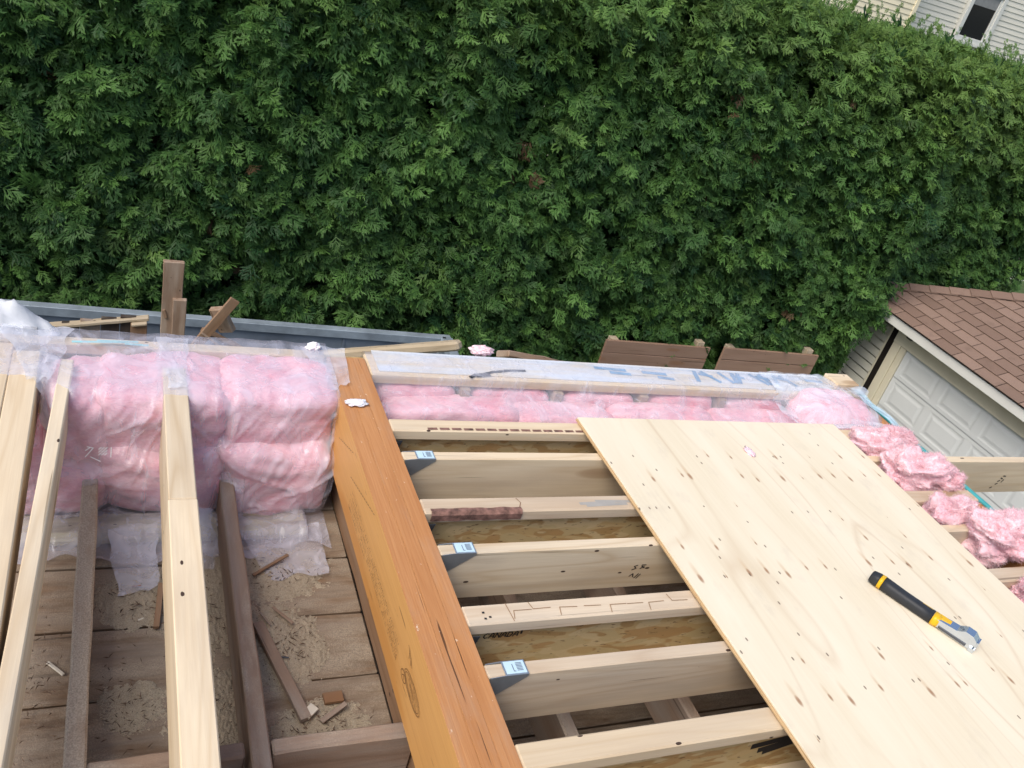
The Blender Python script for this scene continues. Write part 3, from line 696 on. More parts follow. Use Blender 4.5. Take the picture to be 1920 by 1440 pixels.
for i in range(NU + 1):
    for j in range(NV + 1):
        u, v_ = i / NU, j / NV
        x = -1.02 + .76 * u; y = 4.95 - .55 * v_; z = -1.165 - .13 * max(0, u - .70) * 3.3 - .24 * v_ + .03 * fbm(V((u * 5, v_ * 5, 2)), 5, .7) + .03 * math.sin(u * 3.1)
        G[i, j] = bm.verts.new((x + .45, y - 4.7, z + 1.2))
for i in range(NU):
    for j in range(NV): bm.faces.new((G[i, j], G[i + 1, j], G[i + 1, j + 1], G[i, j + 1]))
r = bmesh.ops.extrude_face_region(bm, geom=bm.faces[:]); bmesh.ops.translate(bm, vec=(0, .03, -.05), verts=[g for g in r['geom'] if isinstance(g, bmesh.types.BMVert)])
bmesh.ops.recalc_face_normals(bm, faces=bm.faces[:])
me = bpy.data.meshes.new('sack_body'); bm.to_mesh(me); bm.free(); me.polygons.foreach_set('use_smooth', [True] * len(me.polygons)); link('sack_body', me, SACK, t, (-.45, 4.7, -1.2))
nrm = V((0, -.53, .85)).normalized(); wv = nrm.cross(V((1, 0, 0)))
strokes('oval_print', arc(0, 0, .045, .028, 28) + arc(0, 0, .034, .019, 24) + [(-.02, -.008, .02, -.008), (-.02, .0, .02, .003), (-.014, .008, .014, .010)], .0045, (-.485, 4.77, -1.235), (1, 0, 0), wv, nrm, plain('grey_print', (.25, .28, .36), .6), t, .03)
boxm('grey_flap', -.42, -.35, 4.60, 4.62, -1.165, -1.10, plain('grey_board', (.36, .37, .40), .6), t, 'x', .003)

# ------------------------------------------------------------------ plank panels in front of the hedge
for (xa, xb, zo, lab) in ((4.668, 5.995, -2.157, 'brown stained plank panel against the hedge, the left one of two'), (6.185, 7.555, -2.153, 'brown stained plank panel against the hedge, nearest the garage')):
    t = thing('plank_panel', lab, 'wooden panel', ((xa + xb) / 2, 6.9, -3.85), 'plank panels in front of the hedge')
    for k in range(11):
        z1 = zo - k * .148
        board('plank', (xa, 6.9, z1 - .072 + random.uniform(-.003, .003)), (xb, 6.9 + random.uniform(-.004, .004), z1 - .072 - .008), .142, .03, PANELW, t, (0, -1, 0), .003, 6, .001)
    for xx in (xa + .12, xb - .12): boxm('rear_post', xx - .045, xx + .045, 6.918, 7.0, -3.85, zo + (.0 if xx < xb - .2 else .035), POLEW, t, 'z')
tag(board('tan_board_end', (1.80, 3.5, -.455), (2.35, 3.55, -.56), .11, .04, DEMO, None, (.1, .6, .8), .006, 10, 0, .008), 'end of a tan board poking up behind the far rim', 'board')

# ------------------------------------------------------------------ old floor below the new framing
ZF = -.45
fl = link('floor', mesh_from('floor', [(-1.2, -1.2, 0), (.74, -1.2, 0), (.74, 2.66, 0), (-1.2, 2.66, 0), (.74, -1.2, -.40), (3.1, -1.2, -.40), (3.1, 2.66, -.40), (.74, 2.66, -.40)], [(0, 1, 2, 3), (4, 5, 6, 7), (1, 4, 7, 2)]), OLD, None, (0, 0, ZF - .03))  # right part dropped so the space under the joists falls dark
tag(fl, 'old board floor below the new joists', None, None, 'structure')
ye = [2.70, 2.33, 2.09, 1.85, 1.61, 1.37, 1.13, .89, .65, .41, .17, -.07, -.31, -.55, -.8]
for k in range(len(ye) - 1):
    for xa, xb, dz in ((-1.2, .405, 0), (.409, .74, 0), (.76, 1.9, -.40), (1.904, 3.1, -.40)) if k % 2 else ((-1.2, .74, 0), (.76, 1.5, -.40), (1.504, 3.1, -.40)):
        z = ZF + dz + random.uniform(-.003, .003)
        boxm('plank', xa, xb, ye[k + 1] + .004, ye[k] - .004, z - .026, z, PLANK, fl, 'x', .004, segs=10, warp=.001, rough=.002)
# ------------------------------------------------------------------ rim walls
def stand(name, label, cat, *a, **k):
    return tag(boxm(name, *a, **k), label, cat)
rim = thing('rim_wall', 'far stud rim wall with wooden top plate behind the insulation', 'stud wall', (.9, 2.65, ZF))
boxm('top_plate', .828, 3.125, 2.515, 2.655, -.040, -.002, NEW, rim, 'x', .004)
for x in (1.19, 1.575, 1.965, 2.355, 2.745, 3.09): boxm('stud', x - .019, x + .019, 2.500, 2.655, ZF + .002, -.042, DEMO, rim, 'z')
boxm('top_plate', -1.0, .685, 2.612, 2.657, -.040, -.002, NEW2, rim, 'x', .004)
for x in (-.85, -.46, -.03, .335): boxm('stud', x - .019, x + .019, 2.614, 2.655, ZF + .002, -.042, DEMO, rim, 'z')
boxm('sheathing', -1.0, 3.14, 2.66, 2.672, -1.0, -.03, OSB, rim, 'x', 0)
tag(boxm('peeling_plate', -.9, .62, 2.18, 2.30, ZF + .004, ZF + .028, wood('peeling_paint', (.45, .41, .28), (.36, .32, .22), knots=0, stain=(.17, .13, .11), stainamt=.95), None, 'x', .004, segs=12, rough=.003), 'low cream painted plate with peeling paint at the foot of the insulation', 'plate')

# ------------------------------------------------------------------ insulation batts and plastic film, left bay
allv = []
def batt(x0, x1, y0, y1, z0, z1, seed, parent, amp=.13, power=5.5, mat=PINK):
    o = blob('insulation_roll', ((x0 + x1) / 2, (y0 + y1) / 2, (z0 + z1) / 2), ((x1 - x0) / 2, (y1 - y0) / 2, (z1 - z0) / 2), mat, parent, 5, amp, seed, 1, 1.25, .03, power, .42)
    return o
def batt_thing(label, *a, **k):
    o = batt(*a, None, **k); o.name = 'insulation_batt'; return tag(o, label, 'insulation batt', 'pink insulation batts under the plastic')
L1 = [batt_thing('upper pink batt at the far left behind the thin single rafter', -.172, .01, 2.335, 2.625, -.29, -.030, 1),
      batt_thing('lower pink batt at the far left around the dusty joist end', -.48, .03, 2.285, 2.60, -.445, -.24, 2),
      batt_thing('upper pink batt left of the wide joist end', -.04, .355, 2.335, 2.625, -.25, -.002, 3),
      batt_thing('lower pink batt below the wide joist end', -.02, .355, 2.285, 2.60, -.445, -.19, 4),
      batt_thing('upper pink batt just left of the orange beam', .325, .70, 2.345, 2.625, -.235, -.002, 5),
      batt_thing('lower pink batt just left of the orange beam', .325, .70, 2.28, 2.60, -.44, -.17, 6)]
def bins(objs, x0, x1, nx, z0, z1, nz, axis=1, sign=-1, empty=None):
    H = np.full((nx, nz), np.nan)
    for o in objs:
        me = o.data; a = np.empty(len(me.vertices) * 3, dtype=np.float32); me.vertices.foreach_get('co', a); a = a.reshape(-1, 3) + np.array(o.location)
        other = 2 if axis == 1 else 1
        ix = np.round((a[:, 0] - x0) / (x1 - x0) * (nx - 1)).astype(int); iz = np.round((a[:, other] - z0) / (z1 - z0) * (nz - 1)).astype(int)
        for i, k, v in zip(ix, iz, a[:, axis]):
            if 0 <= i < nx and 0 <= k < nz:
                if np.isnan(H[i, k]) or sign * v > sign * H[i, k]: H[i, k] = v
    H = np.where(np.isnan(H), -sign * 1e6, H)
    for _ in range(2):                                # close the gaps between sample points
        Q = np.pad(H, 1, 'edge'); st = np.stack([Q[a:a + nx, b:b + nz] for a in range(3) for b in range(3)])
        H = st.min(0) if sign < 0 else st.max(0)
    return np.where(np.abs(H) > 1e5, empty, H)
def smooth(H, n):
    for _ in range(n):
        P = np.pad(H, 1, 'edge'); H = (P[:-2, 1:-1] + P[2:, 1:-1] + P[1:-1, :-2] + P[1:-1, 2:] + 2 * H) / 6
    return H
def grid_obj(name, P, mat, parent, loc):
    nx, ny = len(P), len(P[0]); vs = [V(p) - V(loc) for r in P for p in r]
    fs = [(i * ny + j, (i + 1) * ny + j, (i + 1) * ny + j + 1, i * ny + j + 1) for i in range(nx - 1) for j in range(ny - 1) if P[i][j] is not None]
    return link(name, mesh_from(name, vs, fs, True), mat, parent, loc)

film1 = thing('plastic_sheet', 'clear plastic sheet draped over the pink batts left of the beam', 'plastic sheet', (.1, 2.4, -.2))
nx, nz = 240, 84; X0, X1 = -.5, .692
H = bins(L1, X0, X1, nx, -.44, -.02, nz, 1, -1, 2.42)
Hs = smooth(H, 7); Hs = np.minimum(Hs, H); Hs = smooth(Hs, 3)
CRE = [(.34, -.20, .20, -.05), (.34, -.20, .46, -.02), (.34, -.20, .60, -.33), (.34, -.20, .31, -.02), (.13, -.03, .02, -.25), (.13, -.05, -.02, -.16), (.15, -.10, .05, -.36), (-.14, -.05, -.04, -.30), (.68, -.05, .58, -.22), (.69, -.15, .55, -.40), (.69, -.24, .42, -.41), (-.03, -.28, .10, -.20), (-.03, -.28, .14, -.30), (.36, -.42, .52, -.36), (.38, -.06, .36, -.20), (.44, -.36, .66, -.41)]
def crease(x, z):
    h = 0
    for (xa, za, xb, zb_) in CRE:
        dx_, dz_ = xb - xa, zb_ - za; L2 = dx_ * dx_ + dz_ * dz_; u = max(0, min(1, ((x - xa) * dx_ + (z - za) * dz_) / L2))
        d2 = (x - xa - u * dx_) ** 2 + (z - za - u * dz_) ** 2; h += math.exp(-d2 / .00005) * (1 - .7 * u)
    return min(1.2, h)
P = []
for i in range(nx):
    x = X0 + (X1 - X0) * i / (nx - 1); col = []
    pinch = math.exp(-((x - .338) / .022) ** 2)
    for k in range(nz):
        z = -.44 + .42 * k / (nz - 1); f_ = k / (nz - 1)
        wr = .010 * noise.noise(V((x * 14 + z * 6, z * 9, 3))) + .006 * noise.noise(V((x * 40 - z * 22, z * 14, 9)))
        y = Hs[i, k] - .020 + wr - .013 * crease(x, z) + pinch * .03 * (1 - abs(f_ - .4))
        col.append((x + .008 * noise.noise(V((x * 9, z * 9, 30))), y, z))
    top = [(x, col[-1][1] + .025, .004 + .006 * noise.noise(V((x * 12, 0, 1))))] + [(x, yy, (.016 if x > -.17 else .008) + .006 * noise.noise(V((x * 16, yy * 30, 5)))) for yy in (2.46, 2.50, 2.55, 2.60, 2.645, 2.675)] + [(x, 2.69, -.05 + .02 * noise.noise(V((x * 9, 1, 1)))), (x, 2.695, -.16 + .03 * noise.noise(V((x * 7, 4, 1))))]
    yend = 2.11 + .09 * noise.noise(V((x * 4.2, 0, 7))) + .03 * noise.noise(V((x * 15, 2, 7)))
    b0 = col[0][1]; bot = []
    for q in range(7, 0, -1):
        yy = b0 + (yend - b0) * q / 7; bot.append((x, yy, ZF + .010 + .016 * abs(noise.noise(V((x * 6, yy * 6, 2)))) + (.04 if yy > 2.17 and yy < 2.31 else 0) * (1 if x < .62 else 0)))
    P.append(bot + col + top)
grid_obj('film', P, FILM, film1, (.1, 2.4, -.2))
def flap(pts_, nu, nv, seed, parent, mat=FILMW, amp=.012):
    """loose film patch on four corners (a b / d c)"""
    a, b, c_, d = [V(p) for p in pts_]; P = []
    for i in range(nu):
        u = i / (nu - 1); r = []
        for j in range(nv):
            v_ = j / (nv - 1); p = a.lerp(b, u).lerp(d.lerp(c_, u), v_)
            e = noise.noise(V((u * 2.6 + seed + v_, v_ * 2.2, seed * 3))); q = noise.noise(V((u * 11 + seed, v_ * 9, seed)))
            p = p + V((.026 * noise.noise(V((v_ * 3, seed, 1))), .022 * noise.noise(V((u * 3, seed, 2))), amp * (.8 * e + .2 * q)))
            r.append(p)
        P.append(r)
    return grid_obj('film_flap', P, mat, parent, parent.location)
flap([(.138, 2.665, .012), (.238, 2.665, .012), (.222, 2.375, .010), (.165, 2.365, .010)], 12, 20, 3, film1, FILMW, .006)
flap([(.232, 2.66, .010), (.246, 2.66, -.02), (.268, 2.32, -.20), (.228, 2.36, .006)], 8, 20, 4, film1, FILM, .01)
flap([(.15, 2.62, .008), (.147, 2.36, .006), (.06, 2.30, -.22), (.10, 2.42, -.06)], 16, 12, 5, film1, FILM, .01)
flap([(-.30, 2.68, .016), (-.10, 2.67, .014), (-.155, 2.40, .0), (-.21, 2.38, .012)], 14, 16, 6, film1, FILMW, .012)
flap([(-.19, 2.62, .010), (-.185, 2.36, .004), (-.13, 2.26, -.17), (-.14, 2.45, -.06)], 14, 12, 7, film1, FILMW, .012)
flap([(.60, 2.655, .012), (.76, 2.66, .010), (.735, 2.43, .012), (.672, 2.40, .0)], 12, 16, 8, film1, FILMW, .008)
flap([(.670, 2.62, .006), (.672, 2.42, -.01), (.664, 2.33, -.22), (.675, 2.40, -.24)], 12, 12, 9, film1, FILM, .004)
flap([(.02, 2.20, -.40), (.16, 2.22, -.39), (.155, 1.98, -.428), (.05, 1.95, -.432)], 14, 14, 10, film1, FILM, .008)
flap([(.355, 2.24, -.36), (.345, 2.30, -.26), (.41, 2.28, -.26), (.40, 2.22, -.36)], 8, 8, 11, film1, FILM, .006)
flap([(.25, 2.22, -.33), (.315, 2.20, -.33), (.315, 2.04, -.43), (.24, 2.03, -.42)], 10, 10, 12, film1, FILM, .010)
flap([(.40, 2.20, -.42), (.66, 2.22, -.41), (.66, 2.00, -.432), (.47, 1.99, -.435)], 14, 12, 13, film1, FILM, .010)
segs = [(0, 0, .02, .028), (.02, .028, .004, .032), (.014, .0, .040, -.014), (.0, .02, .012, .03)] + [(.035 + .008 * (i % 3), .006 + .009 * (i // 3), .041 + .008 * (i % 3), .012 + .009 * (i // 3)) for i in range(9)] + [(.068, .0, .068, .03)]
strokes('white_print', segs, .0028, (-.05, 2.285, -.185), (1, 0, .0), (0, .25, .97), (0, -1, .2), plain('white_ink', (.75, .74, .78), .6), film1, .012)
strokes('teal_print', [(-.12, .0, .02, .012), (.03, .004, .09, 0), (-.05, .014, .06, .018)], .012, (.02, 2.60, .010), (1, 0, 0), (0, 1, 0), (0, 0, 1), plain('teal_ink', (.30, .55, .58), .5), film1, .004)

# ------------------------------------------------------------------ insulation, right half wall
R1 = []
sx = [.83, 1.19, 1.575, 1.965, 2.355, 2.745]
upn = ['upper pink batt beside the beam right end of the half wall', 'upper pink batt after the first brown stud right of the beam', 'upper pink batt after the second brown stud right of the beam', 'upper pink batt behind the middle of the plywood top edge', 'upper pink batt near the right end of the half wall']
for k in range(5):
    R1.append(batt_thing(upn[k], sx[k] + .030, sx[k + 1] - .026, 2.505, 2.62, -.30, -.046, 20 + k, amp=.07))
lon = ['lower pink roll just right of the beam', 'lower pink roll behind the first joist, second from the beam', 'lower pink roll behind the plywood corner', 'lower pink roll behind the plywood right corner']
for k, (a, b, s_) in enumerate(((.84, 1.40, 31), (1.36, 1.82, 32), (1.80, 2.30, 33), (2.26, 2.78, 34))):
    R1.append(batt_thing(lon[k], a, b, 2.375, 2.53, -.32, -.070 - .012 * (k % 2), s_, amp=.09))
film2 = thing('plastic_sheet', 'clear plastic sheet wrapped over the far rim plate right of the beam', 'plastic sheet', (1.9, 2.5, -.1))
nx, nz = 190, 22; X0, X1 = .83, 3.02
H = bins(R1, X0, X1, nx, -.22, -.05, nz, 1, -1, 2.498)
Hs = smooth(H, 6); Hs = np.minimum(Hs, H); Hs = smooth(Hs, 2)
P = []
for i in range(nx):
    x = X0 + (X1 - X0) * i / (nx - 1); col = []
    for k in range(nz):
        z = -.22 + .17 * k / (nz - 1)
        wr = .008 * noise.noise(V((x * 9 + z * 16, z * 12, 3))) + .004 * noise.noise(V((x * 30 - z * 30, z * 14, 9)))
        col.append((x, Hs[i, k] - .016 + wr, z))
    n0 = noise.noise(V((x * 6, 0, 0)))
    top = [(x, 2.508 + .003 * n0, -.040), (x, 2.506, -.02), (x, 2.508, .001), (x, 2.53, .005 + .002 * n0), (x, 2.57, .006 + .003 * noise.noise(V((x * 15, 1, 1)))), (x, 2.62, .005 + .003 * noise.noise(V((x * 12, 2, 1)))), (x, 2.655, .005), (x, 2.68, -.008), (x, 2.69, -.08)]
    P.append(col + top)
grid_obj('film', P, film_mat('plastic_film_thin', .10, .42, (.78, .79, .90)), film2, (1.9, 2.5, -.1))
wrapm = boxm('house_wrap', .86, 2.98, 2.535, 2.674, -.0012, .0016, WRAP, film2, 'x', 0)
ls = []
for x, yy, l_ in ((1.78, .09, .13), (1.84, .06, .08), (2.0, .075, .10), (2.06, .04, .06), (2.88, .08, .08)): ls.append((x, yy, x + l_, yy - .008))
for x, d_ in ((2.27, -.02), (2.31, .05), (2.40, .03), (2.47, -.02), (2.50, -.03), (2.57, .05), (2.62, .02), (2.70, -.02), (2.74, .04)): ls.append((x, .10, x + d_, .03))
for x in (2.29, 2.46, 2.60, 2.71): ls.append((x, .085, x + .05, .07))
strokes('blue_print', ls, .021, (0, 2.545, .0016), (1, 0, 0), (0, 1, 0), (0, 0, 1), BLUEP, film2, .0012)
strokes('dark_smear', [(1.20, -.030, 1.225, -.012), (1.225, -.012, 1.26, -.006), (1.255, -.006, 1.31, .016), (1.30, .012, 1.38, .030), (1.23, -.02, 1.28, -.012), (1.36, .028, 1.44, .034)], .014, (0, 2.547, .0026), (1, 0, 0), (0, 1, 0), (0, 0, 1), INK, film2, .0012)
boxm('top_plate_end', 3.0, 3.135, 2.56, 2.656, .0, .03, NEW, rim, 'x', .003)
cb = batt_thing('large pink bulge of insulation at the far right corner', 2.70, 3.11, 2.27, 2.58, -.24, .035, 41, amp=.12, power=2.8)
film3 = thing('plastic_sheet', 'bluish plastic sheet bunched over the far right corner', 'plastic sheet', (2.9, 2.45, 0))
nx, ny = 60, 50; X0, X1 = 2.62, 3.16
H = bins([cb], X0, X1, nx, 2.24, 2.62, ny, 2, 1, -.05)
Hs = smooth(H, 4); Hs = np.maximum(Hs, H - .004); Hs = smooth(Hs, 2); P = []
for i in range(nx):
    x = X0 + (X1 - X0) * i / (nx - 1); col = []
    for k in range(ny):
        y = 2.235 + .42 * k / (ny - 1)
        base_ = Hs[i, min(ny - 1, int(k * 1.08))]
        if y < 2.262: base_ = max(base_, .004)
        if y > 2.51: base_ = max(base_, .010)
        col.append((x + .01 * noise.noise(V((x * 9, y * 9, 1))), y + .006 * noise.noise(V((x * 20, 5, 1))), base_ + .010 + .012 * noise.noise(V((x * 16 + y * 8, y * 12, 6)))))
    P.append(col)
grid_obj('film', P, film_mat('plastic_film_blue', .10, .55, (.78, .84, .93)), film3, (2.9, 2.45, 0))
flap([(2.86, 2.30, .02), (3.12, 2.255, .012), (3.11, 2.235, .006), (2.84, 2.25, .012)], 14, 6, 14, film3, FILMW, .010)
flap([(3.08, 2.60, .012), (3.15, 2.62, .010), (3.135, 2.25, .006), (3.09, 2.26, .012)], 8, 18, 15, film3, film_mat('plastic_film_edge', .45, .9, (.55, .76, .86)), .010)

# ------------------------------------------------------------------ laminated beam
bt = thing('laminated_beam', 'thick orange laminated beam running away through the middle of the floor', 'beam', (.757, 1, -.245))
for k in range(3):
    x0 = .689 + k * .045; o = boxm('ply', x0 + .0003, x0 + .0447, -.9, 2.615, -.245, (-.0004, 0, -.0003)[k], LVLTOP, bt, 'y', .0007)
    o.data.materials.append(LVLFACE)
    for p in o.data.polygons:
        if abs(p.normal.y) > .9: p.material_index = 1
fx = .6884; SU, SW, SN = (0, 1, 0), (0, 0, 1), (-1, 0, 0)
strokes('oval_stamp', arc(0, 0, .068, .024, 36) + arc(0, 0, .060, .019, 36) + [(-.05, -.008, .03, .014), (-.03, -.013, .045, .010), (-.045, .004, -.005, .015), (.0, -.017, .05, -.004), (-.02, -.002, .02, .006)], .0018, (fx, 1.285, -.128), SU, SW, SN, BARK_INK, bt)
strokes('round_stamp', arc(0, 0, .021, .012, 20) + [(-.008, -.004, .0, .005), (.0, .005, .008, -.003)], .0022, (fx, 1.352, -.150), SU, SW, SN, BARK_INK, bt)
rnd = random.Random(3); sg = []
for row in range(5):
    x = 0
    while x < .36:
        if rnd.random() < .82:
            h = .007; sg += [(x, row * .014, x + rnd.uniform(-.003, .004), row * .014 + h)]
            if rnd.random() < .5: sg += [(x, row * .014 + h * rnd.choice((0, .5, 1)), x + .005, row * .014 + h * rnd.choice((0, .5, 1)))]
        x += .0085
    x += .1
strokes('small_print', sg, .0012, (fx, 1.42, -.170), SU, SW, SN, BARK_INK, bt)
sg = []
for row in range(4):
    x = .0
    while x < .24:
        if rnd.random() < .8: sg += [(x, row * .02, x + rnd.uniform(-.004, .006), row * .02 + .012)]
        if rnd.random() < .35: sg += [(x, row * .02 + .006, x + .006, row * .02 + .006)]
        x += .012
strokes('small_print', sg, .0014, (fx, 1.80, -.185), SU, SW, SN, BARK_INK, bt)
strokes('pencil_mark', [(0, 0, .05, .024), (.012, -.004, .02, .012), (.03, .0, .036, .02)], .002, (fx, 1.32, -.085), SU, SW, SN, BARK_INK, bt)
strokes('scarf_line', [(0.02 * i, -.006 * i, .02 * i + .012, -.006 * i - .0036) for i in range(14)], .0016, (fx, 1.80, -.020), SU, SW, SN, INK, bt)
strokes('scarf_line', [(0.02 * i, -.008 * i, .02 * i + .011, -.008 * i - .0044) for i in range(9)], .0016, (fx, 2.1, -.03), SU, SW, SN, INK, bt)
f1 = blob('fluff_tuft', (.735, 2.32, .008), (.034, .019, .004), PINK2, None, 5, .45, 51, 1, 2.2, .0); tag(f1, 'small pale pink tuft lying on top of the orange beam', 'insulation tuft')
f1.data.materials.clear(); f1.data.materials.append(insulation_mat('pale_tuft', (.84, .76, .80), (.90, .86, .88), (.78, .64, .70)))
f2 = blob('fluff_tuft', (.645, 2.64, .022), (.024, .020, .014), f1.data.materials[0], None, 4, .5, 52, 1, 2.2, .0); tag(f2, 'small pale pink tuft on the plastic left of the beam end', 'insulation tuft')
f3 = blob('fluff_tuft', (1.30, 2.70, .012), (.045, .025, .017), PINK2, None, 4, .5, 53, 1, 2.2, .0); tag(f3, 'small pink tuft caught on the back of the far rim', 'insulation tuft')
f4 = blob('fluff_tuft', (2.154, 2.053, .022), (.018, .03, .006), PINK2, None, 3, .5, 54, 1, 2.2, .0); tag(f4, 'tiny pink tuft lying on the plywood sheet', 'insulation tuft')

# ------------------------------------------------------------------ joists right of the beam
XJ = .8215; XE = 3.115
hang_grp = 'joist hangers along the beam'
IJ = [(2.2125, 'first I-joist from the far rim, its pale flange edged with bark strips'), (1.8125, 'second I-joist from the far rim, with reddish bark on its left flange'), (1.395, 'third I-joist from the far rim, with cracked grey flange and CANADA stamp'), (.995, 'nearest I-joist in view, at the bottom edge of the photo')]
for k, (y, lab) in enumerate(IJ):
    t = thing('wood_i_joist', lab, 'joist', (1.9, y, -.241), 'wood I-joists resting on hangers')
    fl_ = boxm('top_flange', XJ + .004, XE, y - .0325, y + .0325, -.038, 0, STAINED if k in (1, 2) else NEW, t, 'x', .004, segs=12, warp=.0008)
    wb = boxm('web', XJ + .004, XE, y - .005, y + .005, -.203, -.039, OSB, t, 'x', 0)
    boxm('bottom_flange', XJ + .004, XE, y - .0325, y + .0325, -.241, -.204, NEW2, t, 'x', .004)
    yf = y - .0330
    if k == 0:
        sg = [(.02 + .042 * i, .0005 * (i % 3), .02 + .042 * i + .024, .001) for i in range(16)]
        strokes('bark_strip', [(a, b + .003, c_, d + .003) for a, b, c_, d in sg], .012, (.93, y - .0255, .0), (1, 0, 0), (0, 1, 0), (0, 0, 1), BARKM, t)
    if k == 1:
        vs = []; fs = []
        n_ = 26
        for i in range(n_ + 1):
            u = i / n_; x = .845 + .285 * u; wv_ = .5 + .5 * noise.noise(V((u * 7, 3, 1)))
            z0 = -.028 + .006 * noise.noise(V((u * 9, 1, 1))); y1 = y - .0335 + .012 + .010 * wv_
            vs += [V((x, yf - .0035, z0)), V((x, yf - .0055, -.006)), V((x, yf + .002, .0035)), V((x, y1, .0025))]
        for i in range(n_):
            for j in range(3): fs.append((i * 4 + j, i * 4 + 4 + j, i * 4 + 5 + j, i * 4 + 1 + j))
        link('bark', mesh_from('bark', [v - V((1, y, 0)) for v in vs], fs), BARKM, t, (1, y, 0))
        strokes('grey_stain', [(0, 0, .12, .004), (.02, -.010, .16, -.004), (.06, .010, .20, .006)], .012, (1.34, y - .006, .0006), (1, 0, 0), (0, 1, 0), (0, 0, 1), plain('grey_stain', (.33, .31, .28), .7), t, .0006)
        strokes('split_edge', [(0, -.02, .012, .004), (.012, .004, .004, .024)], .003, (1.125, y, .0006), (1, 0, 0), (0, 1, 0), (0, 0, 1), BROWN, t, .0006)
    if k == 2:
        rnd = random.Random(9); sg = [(.09, -.03, .085, .03)]
        x = .10
        while x < .78:
            yy = .004 * math.sin(x * 9); sg.append((x, yy, x + .05, yy + rnd.uniform(-.003, .003)))
            if rnd.random() < .7: sg.append((x, yy, x - .006, yy + rnd.choice((-.026, .024))))
            x += rnd.uniform(.05, .08)
        strokes('crack', sg, .0022, (.86, y, .0004), (1, 0, 0), (0, 1, 0), (0, 0, 1), plain('brown_crack', (.27, .16, .09), .8), t, .0006)
        strokes('nail_head', [(.0, .004, .002, .004), (.014, -.012, .016, -.012), (.0, -.016, .002, -.016)], .006, (.875, y, .0004), (1, 0, 0), (0, 1, 0), (0, 0, 1), INK, t, .0006)
        strokes('stamp', word('CANADA', .016, .0125, .0045), .0034, (.892, y - .0052, -.083), (1, 0, 0), (0, 0, 1), (0, -1, 0), INK, t, .0012)
        strokes('stamp', [(0, 0, .0, .01)], .006, (1.0, y - .0052, -.075), (1, 0, 0), (0, 0, 1), (0, -1, 0), INK, t, .0012)
    if k == 3:
        strokes('black_smear', [(0, 0, .22, .03), (.03, -.02, .2, .016), (.05, -.03, .14, -.005), (.16, .0, .24, .034)], .02, (1.50, y - .0052, -.10), (1, 0, 0), (0, 0, 1), (0, -1, 0), INK, t, .0012)
    h = thing('joist_hanger', lab.split(',')[0].replace('first', 'dull dark hanger carrying the first').replace('second', 'dull dark hanger carrying the second').replace('third', 'dull dark hanger carrying the third').replace('nearest', 'dull dark hanger carrying the nearest'), 'joist hanger', (.85, y, -.245), hang_grp)
    for s_ in (-1, 1):
        pv = [(.0, 0, -.005), (.040, 0, -.005), (.012, 0, -.10), (.010, 0, -.20), (0, 0, -.20)]; th_ = .0016
        vs = [V((a, -th_, c_)) for a, b, c_ in pv] + [V((a, th_, c_)) for a, b, c_ in pv]
        link('side_plate', mesh_from('side_plate', vs, [(0, 1, 2, 3, 4), (9, 8, 7, 6, 5)] + [(i, 5 + i, 5 + (i + 1) % 5, (i + 1) % 5) for i in range(5)]), HANGDARK, h, (.826, y + s_ * .0355, -.034))
    boxm('seat', .826, .885, y - .034, y + .034, -.2445, -.242, HANGDARK, h, 'x', 0)
SJ = [(2.049, XE + 1.6, 'first solid joist from the far rim, running out past the right edge'), (1.6325, XE + 1.6, 'second solid joist from the far rim, with small black print on its face'), (1.2225, XE + 1.6, 'third solid joist from the far rim, nearest the camera')]
